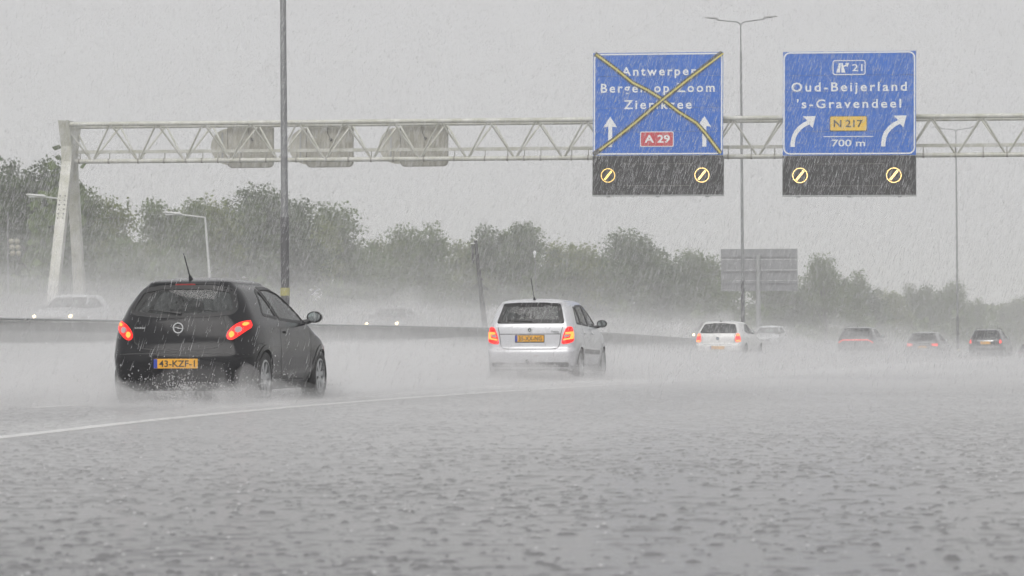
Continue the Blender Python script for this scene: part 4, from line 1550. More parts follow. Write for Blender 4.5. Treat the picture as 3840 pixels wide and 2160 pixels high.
# ---- black three-door hatchback -------------------------------------------------
SP_BLACK = dict(
    L=4.0, H=1.492, z0=0.17, ze=1.405, roof_c=1.42, belt=0.98, belt_r=1.02, cowl_y=2.85, wheel_r=0.308, axles=(0.70, 3.21),
    paint=paint_mat('black_car_paint', (0.006, 0.006, 0.008), 0.0, 0.16, coat=0.08), rim=M_RIM, spokes=7, wheel_in=0.10,
    tabs=dict(
        yr=[(0.17, 0.20), (0.24, 0.075), (0.36, 0.015), (0.50, 0.0), (0.57, 0.006), (0.64, 0.038), (0.71, 0.064), (0.80, 0.075), (0.95, 0.105), (1.03, 0.150), (1.15, 0.235), (1.30, 0.335), (1.37, 0.365), (1.405, 0.36)],
        yf=[(0.17, 3.86), (0.30, 3.97), (0.45, 4.0), (0.60, 3.96), (0.72, 3.82), (0.82, 3.52), (0.90, 3.22), (0.96, 2.98), (1.08, 2.76), (1.25, 2.42), (1.405, 2.05)],
        w=[(0.17, 0.76), (0.25, 0.815), (0.40, 0.850), (0.56, 0.865), (0.66, 0.868), (0.80, 0.860), (0.92, 0.842), (1.00, 0.808), (1.20, 0.705), (1.33, 0.612), (1.405, 0.515)],
        bow=[(0.17, 0.10), (0.5, 0.13), (0.70, 0.12), (0.95, 0.14), (1.05, 0.13), (1.40, 0.10)],
        rc=[(0.17, 0.26), (0.55, 0.26), (0.70, 0.30), (1.0, 0.30), (1.15, 0.22), (1.40, 0.20)]),
    corner_n=2.25, tap_r=0.075, tap_f=0.09, swell=[(0.70, 0.030), (3.21, 0.028)],
    windows=[('rear', [(-0.630, 1.105), (-0.59, 1.055), (-0.28, 1.022), (0.28, 1.022), (0.59, 1.055), (0.630, 1.105), (0.60, 1.20), (0.535, 1.335), (0.28, 1.372), (-0.28, 1.372), (-0.535, 1.335), (-0.60, 1.20)]),
             ('side', [(0.86, 1.045), (1.40, 1.005), (1.24, 1.345), (1.10, 1.31)]),
             ('side', [(1.47, 1.000), (2.62, 0.955), (2.52, 1.03), (2.28, 1.20), (2.0, 1.325), (1.75, 1.365), (1.32, 1.362)]),
             ('front', [(-0.78, 0.995), (0.78, 0.995), (0.71, 1.15), (0.58, 1.36), (-0.58, 1.36), (-0.71, 1.15)])],
    frame_w=dict(rear=0.035, side=0.018, front=0.012), rear_glass=M_GLASSD,
    seams=[('rear', [(-0.50, 1.02), (-0.56, 0.86), (-0.53, 0.73), (-0.44, 0.66), (-0.2, 0.632), (0.2, 0.632), (0.44, 0.66), (0.53, 0.73), (0.56, 0.86), (0.50, 1.02)], False),
           ('rear', [(-0.80, 0.585), (-0.5, 0.60), (0, 0.598), (0.5, 0.60), (0.80, 0.585)], False),
           ('side', [(1.43, 0.985), (1.36, 0.80), (1.38, 0.50), (1.50, 0.30), (2.55, 0.28), (2.72, 0.50), (2.74, 0.90)], False),
           ('side', [(0.34, 0.70), (0.60, 0.715)], False)],
    mirror=(2.58, 0.985), handles=[(1.62, 0.845)], aerial=(0.55, 0.30, -0.16), wiper=(1.045, 0.02, -0.38, 0.045),
    mirror_mat=None)
SP_BLACK['mirror_mat'] = SP_BLACK['paint']
car, sk, body = build_car('black_hatchback', SP_BLACK, 'black three-door hatchback with lit red tail lamps throwing up spray')
LB = [(0.555, 0.775), (0.60, 0.748), (0.65, 0.765), (0.735, 0.835), (0.805, 0.905), (0.838, 0.955), (0.815, 0.978), (0.745, 0.972), (0.665, 0.945), (0.605, 0.895), (0.565, 0.84)]
lamp(car, sk, chaikin(LB, 1), M_REDLENS, [
    ('lit_cell', chaikin([(0.580, 0.81), (0.605, 0.772), (0.640, 0.80), (0.640, 0.830), (0.615, 0.855), (0.590, 0.84)], 1), M_AMBERLIT, 0.004),
    ('lit_cell', chaikin([(0.705, 0.918), (0.740, 0.910), (0.770, 0.932), (0.755, 0.953), (0.715, 0.948)], 1), M_AMBERLIT, 0.004),
    ('round_lens', circ(0.675, 0.868, 0.036), M_GREYLENS, 0.008)], wrap=0.40)
shell('stop_lamp', sk.patch('rear', rrect(-0.12, 1.383, 0.12, 1.402, 0.008, 2), off=0.004, thick=0.01, step=0.04), M_REDOFF, car)
# badge: ring with a lightning bolt, and the small model lettering
bl, bn = sk.hit('rear', 0.0, 0.892)
bd = empty('badge', bl + Vector((0, -0.006, 0)), 0, car)
MB().lathe([(0.050, -0.004), (0.062, -0.004), (0.062, 0.008), (0.050, 0.008)], 24, Matrix.Rotation(R(90), 4, 'X'), closed=True).build('badge_ring', M_WHITEBADGE, bd)
MB().prism([(-0.082, 0.008), (0.012, 0.010), (-0.004, -0.004), (0.082, -0.008), (-0.012, -0.012), (0.006, 0.001)], 0.0, 0.008, Matrix.Rotation(R(90), 4, 'X')).build('badge_bolt', M_WHITEBADGE, bd)
tl, tn = sk.hit('rear', -0.46, 0.895)
Mt = Matrix.Translation((0, tl.y - 0.03, 0)) @ Matrix(((1, 0, 0, 0), (0, 0, -1, 0), (0, 1, 0, 0), (0, 0, 0, 1)))
place_text('CORSA', M_WHITEBADGE, -0.525, -0.40, 0.884, 0.904, 0.0, car, Mt, bold=0.01)
plate(car, sk, 0.485, '43-KZF-1')
MB().tube([(-0.35, 0.02, 0.24), (-0.35, 0.16, 0.24)], 0.028, 10).build('exhaust_pipe', M_TRIM, car)
p = at(660, 1281, 32.2); p.z = 0
place(car, p, R(10.6))
BLACK = car

# ---- silver five-door hatchback -------------------------------------------------
SP_SILVER = dict(
    L=3.99, H=1.498, z0=0.19, ze=1.415, roof_c=1.45, belt=0.98, belt_r=1.0, cowl_y=2.95, wheel_r=0.30, axles=(0.73, 3.19),
    paint=paint_mat('silver_car_paint', (0.60, 0.605, 0.63), 0.30, 0.32), rim=M_RIM, spokes=9, wheel_in=0.10,
    tabs=dict(
        yr=[(0.19, 0.16), (0.26, 0.06), (0.38, 0.01), (0.50, 0.0), (0.555, 0.006), (0.60, 0.045), (0.70, 0.055), (0.85, 0.060), (0.98, 0.072), (1.04, 0.095), (1.20, 0.185), (1.36, 0.275), (1.39, 0.265), (1.415, 0.25)],
        yf=[(0.19, 3.86), (0.30, 3.96), (0.45, 3.99), (0.62, 3.96), (0.74, 3.86), (0.86, 3.55), (0.93, 3.2), (0.98, 2.95), (1.10, 2.74), (1.25, 2.46), (1.415, 2.10)],
        w=[(0.19, 0.73), (0.26, 0.78), (0.40, 0.812), (0.55, 0.822), (0.70, 0.820), (0.86, 0.812), (0.95, 0.798), (1.02, 0.772), (1.20, 0.708), (1.36, 0.640), (1.415, 0.590)],
        bow=[(0.19, 0.08), (0.5, 0.10), (0.9, 0.09), (1.05, 0.09), (1.41, 0.08)],
        rc=[(0.19, 0.20), (0.55, 0.20), (0.9, 0.20), (1.05, 0.17), (1.41, 0.16)]),
    corner_n=2.7, tap_r=0.05, tap_f=0.08, swell=[(0.73, 0.016), (3.19, 0.018)],
    windows=[('rear', [(-0.60, 1.055), (0.60, 1.055), (0.545, 1.25), (0.505, 1.385), (0.25, 1.402), (-0.25, 1.402), (-0.505, 1.385), (-0.545, 1.25)]),
             ('side', [(0.62, 1.04), (1.02, 1.03), (1.02, 1.34), (0.82, 1.33)]),
             ('side', [(1.06, 1.025), (1.72, 1.005), (1.72, 1.375), (1.06, 1.355)]),
             ('side', [(1.80, 1.0), (2.72, 0.975), (2.42, 1.19), (2.12, 1.345), (1.80, 1.375)]),
             ('front', [(-0.75, 1.015), (0.75, 1.015), (0.69, 1.18), (0.59, 1.38), (-0.59, 1.38), (-0.69, 1.18)])],
    frame_w=dict(rear=0.060, side=0.018, front=0.012), win_r=0.03,
    seams=[('rear', [(-0.60, 1.02), (-0.56, 0.86), (-0.535, 0.66), (-0.50, 0.60), (-0.40, 0.585), (0.40, 0.585), (0.50, 0.60), (0.535, 0.66), (0.56, 0.86), (0.60, 1.02)], False),
           ('rear', [(-0.555, 0.852), (0.555, 0.852)], False),
           ('side', [(1.76, 1.0), (1.78, 0.45), (1.85, 0.28), (2.85, 0.28), (2.90, 0.95)], False),
           ('side', [(0.95, 1.02), (1.0, 0.80), (1.12, 0.62), (1.16, 0.30), (1.78, 0.28)], False)],
    skin_bits=[('rub_strip', 'side', [(1.06, 0.50), (2.70, 0.47), (2.72, 0.55), (1.06, 0.58)], M_TRIM, 0.012, True),
               ('bumper_skirt', 'rear', rrect(-0.70, 0.196, 0.70, 0.345, 0.03), M_TRIM, 0.004, False)],
    mirror=(2.62, 1.0), handles=[(1.18, 0.865), (1.98, 0.855)], aerial=(0.52, 0.40, -0.09), wiper=(1.075, 0.05, -0.42, 0.02))
SP_SILVER['mirror_mat'] = M_TRIM
car, sk, body = build_car('silver_hatchback', SP_SILVER, 'silver five-door hatchback with black rear window surround ahead of the black car')
LS = [(0.565, 0.665), (0.70, 0.685), (0.775, 0.72), (0.800, 0.82), (0.795, 0.93), (0.760, 0.965), (0.70, 0.985), (0.655, 0.965), (0.615, 0.88), (0.585, 0.78)]
lamp(car, sk, chaikin(LS, 1), M_REDLENS, [
    ('lit_cell', [(0.640, 0.885), (0.765, 0.895), (0.775, 0.83), (0.762, 0.765), (0.60, 0.735), (0.598, 0.765), (0.715, 0.785), (0.725, 0.845), (0.630, 0.850)], M_AMBERLIT, 0.004),
    ('clear_lens', [(0.612, 0.790), (0.700, 0.805), (0.705, 0.838), (0.622, 0.838)], M_GREYLENS, 0.005)])
shell('plate_recess', sk.patch('rear', rrect(-0.30, 0.655, 0.30, 0.842, 0.03), off=0.006, thick=0.014, step=0.05), SP_SILVER['paint'], car)
shell('plate_frame', sk.patch('rear', rrect(-0.268, 0.70, 0.268, 0.838, 0.01, 2), off=0.012, thick=0.014, step=0.05), M_TRIM, car)
pl = plate(car, sk, 0.772, '35-XX-NG', y=sk.hit('rear', 0.0, 0.772)[0].y - 0.020)
bl, bn = sk.hit('rear', 0.0, 0.925)
bd = empty('badge', bl + Vector((0, -0.006, 0)), 0, car)
MB().lathe([(0.001, 0.004), (0.034, 0.004), (0.034, -0.004)], 20, Matrix.Rotation(R(90), 4, 'X')).build('badge_disc', M_BADGEDARK, bd)
MB().lathe([(0.033, -0.004), (0.042, -0.004), (0.042, 0.008), (0.033, 0.008)], 20, Matrix.Rotation(R(90), 4, 'X'), closed=True).build('badge_ring', M_WHITEBADGE, bd)
MB().prism([(-0.022, -0.014), (0.024, -0.014), (0.006, -0.002), (0.020, 0.012), (0.000, 0.006), (-0.010, 0.018), (-0.008, 0.002)], 0.005, 0.009, Matrix.Rotation(R(90), 4, 'X')).build('badge_arrow', M_WHITEBADGE, bd)
tl, tn = sk.hit('rear', 0.46, 0.89)
Mt = Matrix.Translation((0, tl.y - 0.022, 0)) @ Matrix(((1, 0, 0, 0), (0, 0, -1, 0), (0, 1, 0, 0), (0, 0, 0, 1)))
place_text('Fabia', M_BADGEDARK, 0.395, 0.525, 0.880, 0.912, 0.0, car, Mt, bold=0.004)
place_text('1.2i', M_BADGEDARK, 0.455, 0.525, 0.861, 0.874, 0.0, car, Mt, bold=0.004)
MB().tube([(-0.02, 0.0, 0.36), (-0.02, -0.10, 0.36), (-0.02, -0.13, 0.38)], [0.018, 0.018, 0.026], 8).build('tow_hitch', M_TRIM, car)
shell('reflector', sk.patch('rear', rrect(0.10, 0.455, 0.15, 0.472, 0.006, 2), off=0.004), M_GREYLENS, car)
p = at(1984, 1281, 50.5); p.z = 0
place(car, p, R(11.2))
SILVER = car

# ---- white hatchback further ahead ----------------------------------------------
SP_WHITE = dict(
    L=4.24, H=1.425, z0=0.18, ze=1.345, roof_c=1.62, belt=0.95, belt_r=0.98, cowl_y=2.85, wheel_r=0.31, axles=(0.80, 3.46),
    paint=paint_mat('white_car_paint', (0.76, 0.76, 0.75), 0.0, 0.3), rim=M_RIM, spokes=5, nlev=60,
    tabs=dict(
        yr=[(0.18, 0.18), (0.26, 0.06), (0.40, 0.0), (0.56, 0.0), (0.62, 0.04), (0.80, 0.05), (0.98, 0.10), (1.02, 0.14), (1.18, 0.26), (1.32, 0.37), (1.345, 0.37)],
        yf=[(0.18, 4.1), (0.4, 4.24), (0.62, 4.2), (0.74, 4.0), (0.84, 3.5), (0.92, 3.0), (0.96, 2.85), (1.1, 2.6), (1.345, 2.12)],
        w=[(0.18, 0.78), (0.40, 0.862), (0.60, 0.875), (0.80, 0.862), (0.95, 0.825), (1.15, 0.735), (1.30, 0.66), (1.345, 0.62)],
        bow=[(0.18, 0.11), (0.6, 0.13), (1.0, 0.13), (1.345, 0.10)],
        rc=[(0.18, 0.24), (0.6, 0.24), (1.0, 0.22), (1.345, 0.2)]),
    corner_n=2.5, swell=[(0.80, 0.018), (3.46, 0.018)],
    windows=[('rear', [(-0.66, 1.0), (0.66, 1.0), (0.62, 1.12), (0.545, 1.30), (0.2, 1.332), (-0.2, 1.332), (-0.545, 1.30), (-0.62, 1.12)]),
             ('side', [(1.02, 1.06), (1.30, 1.0), (1.85, 0.985), (1.85, 1.31), (1.45, 1.29)]),
             ('side', [(1.93, 0.985), (2.70, 0.95), (2.42, 1.13), (2.15, 1.28), (1.93, 1.315)]),
             ('front', [(-0.66, 0.99), (0.66, 0.99), (0.55, 1.31), (-0.55, 1.31)])],
    frame_w=dict(rear=0.03, side=0.02, front=0.03),
    seams=[('rear', [(-0.60, 0.98), (-0.585, 0.66), (-0.53, 0.59), (0.53, 0.59), (0.585, 0.66), (0.60, 0.98)], False), ('side', [(1.89, 0.98), (1.9, 0.3), (2.9, 0.3), (2.92, 0.93)], False)],
    mirror=(2.66, 0.98), handles=[(1.30, 0.82), (2.1, 0.81)], aerial=(0.62, 0.12, 0.0), wiper=(1.03, 0.0, 0.30, 0.0))
SP_WHITE['mirror_mat'] = pbr('dark_blue_mirror', (0.03, 0.035, 0.06), 0.3)
car, sk, body = build_car('white_hatchback', SP_WHITE, 'white hatchback with a round badge driving ahead of the silver car')
LW = [(0.60, 0.665), (0.78, 0.675), (0.845, 0.73), (0.852, 0.85), (0.80, 0.955), (0.72, 0.975), (0.645, 0.975)]
lamp(car, sk, chaikin(LW, 1), M_REDLENS, [
    ('lit_cell', rrect(0.66, 0.885, 0.77, 0.955, 0.015, 2), M_AMBERLIT, 0.004),
    ('lit_cell', rrect(0.64, 0.685, 0.79, 0.745, 0.015, 2), M_AMBERLIT, 0.004)])
bl, bn = sk.hit('rear', 0.0, 0.80)
bd = empty('badge', bl + Vector((0, -0.004, 0)), 0, car)
MB().lathe([(0.03, 0.004), (0.056, 0.004), (0.056, -0.004)], 20, Matrix.Rotation(R(90), 4, 'X')).build('badge_ring', M_BADGEDARK, bd)
for q in range(4):
    a0 = q * 90
    MB().prism([(0, 0)] + [(0.03 * math.cos(R(a0 + 18 * k)), 0.03 * math.sin(R(a0 + 18 * k))) for k in range(6)], 0.0, 0.005, Matrix.Rotation(R(90), 4, 'X')).build('badge_quarter', M_BADGEBLUE if q % 2 else M_WHITEBADGE, bd)
plate(car, sk, 0.47, '', w=0.52)
p = at(2690, 1281, 100.5); u_, v_ = uv_of(p.x, p.y); p.z = drop(u_)
place(car, p, R(16.5))
WHITE = car

# ---- hazier cars ----------------------------------------------------------------
def tall_spec(Lc, Wd, Hh, paint, **kw):
    """taller family hatch or crossover, proportions scaled from its size"""
    hw = Wd / 2
    z = lambda f: f * Hh
    ze = 0.945 * Hh
    sp = dict(L=Lc, H=Hh, z0=0.20, ze=ze, roof_c=Lc * 0.40, belt=0.66 * Hh, belt_r=0.68 * Hh, cowl_y=Lc * 0.70, wheel_r=0.33, axles=(0.82, Lc - 0.88), paint=paint, nlev=50,
        tabs=dict(
            yr=[(0.2, 0.16), (0.32, 0.03), (0.5, 0.0), (z(0.42), 0.02), (z(0.45), 0.06), (z(0.62), 0.07), (z(0.68), 0.12), (z(0.80), 0.24), (z(0.92), 0.36), (ze, 0.34)],
            yf=[(0.2, Lc - 0.12), (0.45, Lc), (z(0.48), Lc - 0.05), (z(0.56), Lc - 0.3), (z(0.62), Lc * 0.82), (z(0.66), Lc * 0.70), (z(0.80), Lc * 0.61), (ze, Lc * 0.50)],
            w=[(0.2, hw * 0.9), (0.4, hw * 0.985), (z(0.42), hw), (z(0.60), hw * 0.975), (z(0.68), hw * 0.93), (z(0.80), hw * 0.84), (ze, hw * 0.70)],
            bow=[(0.2, 0.1), (0.6, 0.12), (Hh, 0.09)], rc=[(0.2, 0.24), (0.7, 0.24), (Hh, 0.18)]),
        corner_n=2.5, swell=[(0.82, 0.018), (Lc - 0.88, 0.018)],
        windows=[('rear', [(-hw * 0.74, z(0.695)), (hw * 0.74, z(0.695)), (hw * 0.60, z(0.90)), (-hw * 0.60, z(0.90))]),
                 ('side', [(0.95, z(0.715)), (Lc * 0.44, z(0.685)), (Lc * 0.44, z(0.915)), (1.3, z(0.90))]),
                 ('side', [(Lc * 0.46, z(0.685)), (Lc * 0.66, z(0.665)), (Lc * 0.58, z(0.80)), (Lc * 0.52, z(0.90)), (Lc * 0.46, z(0.915))]),
                 ('front', [(-hw * 0.8, z(0.69)), (hw * 0.8, z(0.69)), (hw * 0.64, z(0.91)), (-hw * 0.64, z(0.91))])],
        frame_w=dict(rear=0.03, side=0.02, front=0.03), rear_glass=M_GLASSD, side_glass=M_GLASSD,
        seams=[('rear', [(-hw * 0.68, z(0.64)), (-hw * 0.62, z(0.42)), (hw * 0.62, z(0.42)), (hw * 0.68, z(0.64))], False), ('side', [(Lc * 0.45, z(0.66)), (Lc * 0.45, 0.35), (Lc * 0.68, 0.35), (Lc * 0.69, z(0.65))], False)],
        mirror=(Lc * 0.63, z(0.685)), handles=[(Lc * 0.30, z(0.58)), (Lc * 0.5, z(0.57))])
    sp.update(kw)
    sp['mirror_mat'] = kw.get('mirror_mat', M_TRIM)
    return sp

P_DARK = paint_mat('dark_grey_car_paint', (0.035, 0.036, 0.040), 0.2, 0.3)
P_GREY = paint_mat('grey_car_paint', (0.10, 0.10, 0.105), 0.3, 0.3)
P_ANTH = paint_mat('anthracite_car_paint', (0.022, 0.022, 0.026), 0.1, 0.3)

def put(root, px, D, yaw_deg, py=1281):
    p = at(px, py, D); u_, v_ = uv_of(p.x, p.y)
    p.z = drop(u_) + (OPP_RISE if v_ < -21 else 0.0)
    place(root, p, R(yaw_deg))

sp = tall_spec(4.30, 1.80, 1.53, P_DARK, aerial=(0.7, 0.10, 0.0))
car, sk, body = build_car('grey_crossover', sp, 'dark grey car with one red light strip right across its tailgate')
bar_pts = [(-0.80, 0.80), (-0.66, 0.905), (-0.58, 0.93), (0.58, 0.93), (0.66, 0.905), (0.80, 0.80)]
up = bar_pts; lo = [(x * 0.985, z - 0.035) for x, z in reversed(bar_pts)]
shell('light_strip', sk.patch('rear', up + lo, off=0.012, thick=0.02, step=0.04), M_REDLIT, car)
shell('plate_recess', sk.patch('rear', rrect(-0.3, 0.62, 0.3, 0.78, 0.03), off=0.005), M_TRIM, car)
put(car, 3206, 131, 17.5); STRIPCAR = car

sp = tall_spec(4.36, 1.79, 1.56, P_GREY)
car, sk, body = build_car('grey_hatchback', sp, 'grey hatchback with two wide red tail lamps and a chrome tailgate strip')
lamp(car, sk, rrect(0.50, 0.80, 0.84, 0.93, 0.04), M_REDLENS, [('lit_cell', rrect(0.56, 0.82, 0.80, 0.865, 0.015, 2), M_REDLIT, 0.004), ('lit_cell', rrect(0.58, 0.885, 0.80, 0.915, 0.012, 2), M_REDLIT, 0.004)])
shell('chrome_strip', sk.patch('rear', rrect(-0.34, 0.865, 0.34, 0.895, 0.01, 2), off=0.014), M_CHROME, car)
plate(car, sk, 0.76, '')
put(car, 3456, 148, 18.5); GREYCAR = car

sp = tall_spec(4.16, 1.74, 1.57, P_ANTH, aerial=(0.6, 0.10, 0.0))
car, sk, body = build_car('dark_roof_rail_car', sp, 'dark crossover with roof rails and a yellow plate near the edge of the picture')
lamp(car, sk, chaikin([(0.66, 0.84), (0.80, 0.85), (0.84, 0.96), (0.80, 1.06), (0.72, 1.05)], 1), M_REDLENS, [('lit_cell', chaikin([(0.70, 0.88), (0.78, 0.89), (0.80, 0.96), (0.75, 1.02)], 1), M_REDLIT, 0.004)])
shell('chrome_strip', sk.patch('rear', rrect(-0.40, 0.955, 0.40, 0.985, 0.01, 2), off=0.014), M_CHROME, car)
plate(car, sk, 0.87, '', w=0.54, h=0.14)
for s in (-1, 1):
    z1 = sk.hit('top', s * 0.52, 1.6)[0].z
    MB().tube([(s * 0.52, 0.55, z1 - 0.03), (s * 0.53, 0.7, z1 + 0.05), (s * 0.53, 1.4, z1 + 0.075), (s * 0.53, 2.1, z1 + 0.05), (s * 0.52, 2.25, z1 - 0.03)], 0.02, 8).build('roof_rail', M_TRIM, car)
put(car, 3693, 141, 18.0); RAILCAR = car

sp = tall_spec(4.2, 1.76, 1.48, P_GREY)
car, sk, body = build_car('far_edge_car', sp, 'faint grey car in the spray at the very edge beyond the roof-rail car')
lamp(car, sk, rrect(0.56, 0.82, 0.83, 0.94, 0.04), M_REDOFF, [])
put(car, 3862, 178, 20.5)

# oncoming cars
def oncoming(name, paint, px, D, yaw, label, lit=True, Hh=1.46, Wd=1.74, low=0.0):
    sp = tall_spec(4.2, Wd, Hh, paint, side_glass=M_GLASS, rear_glass=M_GLASS)
    sp['mirror_mat'] = paint
    car, sk, body = build_car(name, sp, label, group='oncoming cars beyond the barrier')
    HL = chaikin([(0.48, 0.60), (0.78, 0.62), (0.83, 0.72), (0.70, 0.76), (0.50, 0.70)], 1)
    for mir in (False, True):
        f = mirror_x if mir else (lambda q: q)
        o = shell('headlamp', sk.patch('front', f(HL), off=0.008, thick=0.02, step=0.05), M_HEADLENS, car)
        if lit: shell('lit_bulb', sk.patch('front', f(circ(0.64, 0.675, 0.065, ry=0.05)), off=0.02, thick=0.012, step=0.04), M_HEAD, o)
    shell('grille', sk.patch('front', rrect(-0.42, 0.56, 0.42, 0.66, 0.03), off=0.006), M_TRIM, car)
    shell('lower_grille', sk.patch('front', rrect(-0.55, 0.28, 0.55, 0.44, 0.04), off=0.006), M_TRIM, car)
    for s in (-0.2, 0.25):
        pv = [sk.hit('front', s + 0.28 * t, 1.02 + 0.22 * t)[0] + Vector((0, 0.02, 0)) for t in (0, 0.5, 1)]
        MB().tube(pv, 0.012, 6).build('wiper', M_TRIM, car)
    # headings run the other way: put the nose at the given point
    p = at(px, 1281, D); u_, v_ = uv_of(p.x, p.y)
    p.z = drop(u_) + OPP_RISE - low
    yw = R(yaw) + math.pi
    nose = Vector((math.sin(yw), math.cos(yw), 0)) * 4.2
    place(car, p - nose, yw)
    return car
P_PALE = paint_mat('pale_silver_car_paint', (0.66, 0.67, 0.69), 0.15, 0.3)
P_BEIGE = paint_mat('silver_grey_car_paint', (0.30, 0.30, 0.30), 0.2, 0.3)
ONC1 = oncoming('oncoming_hatchback', P_PALE, 185, 95, 11, 'pale silver oncoming hatchback with lit headlamps beyond the barrier')
ONC2 = oncoming('oncoming_dark_car', P_BEIGE, 1425, 117, 11, 'faint oncoming car beyond the barrier with a warm headlamp gleam', Hh=1.42, low=0.1)
ONC3 = oncoming('oncoming_far_car', P_PALE, 2860, 172, 16, 'white-roofed oncoming car nearly lost in spray behind the white hatchback', lit=False, Hh=1.5)
ONC4 = oncoming('oncoming_lamp_car', P_BEIGE, 2640, 160, 15, 'ghostly oncoming car with a small headlamp left of the white hatchback', Hh=1.45)
# ------------------------------------------------------------------ trees
def leaf_mat(name, a, b):
    m, nt, out = new_mat(name)
    d = nt.nodes.new('ShaderNodeBsdfPrincipled'); d.inputs['Roughness'].default_value = 0.55
    t = nt.nodes.new('ShaderNodeBsdfTranslucent')
    mx = nt.nodes.new('ShaderNodeMixShader'); mx.inputs[0].default_value = 0.30
    g = nt.nodes.new('ShaderNodeObjectInfo')
    tc = nt.nodes.new('ShaderNodeTexCoord')
    nz = nt.nodes.new('ShaderNodeTexNoise'); nz.inputs['Scale'].default_value = 0.9; nz.inputs['Detail'].default_value = 3
    nt.links.new(tc.outputs['Object'], nz.inputs['Vector'])
    ad = nt.nodes.new('ShaderNodeMath'); ad.operation = 'MULTIPLY_ADD'; ad.inputs[1].default_value = 0.6
    nt.links.new(g.outputs['Random'], ad.inputs[0]); nt.links.new(nz.outputs['Fac'], ad.inputs[2])
    rp = nt.nodes.new('ShaderNodeValToRGB')
    rp.color_ramp.elements[0].position = 0.4; rp.color_ramp.elements[0].color = (*a, 1)
    rp.color_ramp.elements[1].position = 0.95; rp.color_ramp.elements[1].color = (*b, 1)
    nt.links.new(ad.outputs[0], rp.inputs[0])
    nt.links.new(rp.outputs[0], d.inputs['Base Color']); nt.links.new(rp.outputs[0], t.inputs[0])
    nt.links.new(d.outputs[0], mx.inputs[1]); nt.links.new(t.outputs[0], mx.inputs[2])
    nt.links.new(mx.outputs[0], out.inputs['Surface'])
    return m
M_LEAF = leaf_mat('leaves', (0.030, 0.064, 0.008), (0.095, 0.145, 0.022))
M_LEAF2 = leaf_mat('leaves_pale', (0.062, 0.105, 0.014), (0.165, 0.200, 0.036))
M_BARK = pbr('bark', (0.055, 0.048, 0.040), 0.8, var=0.3, scale=8, bump=0.4, bscale=25)

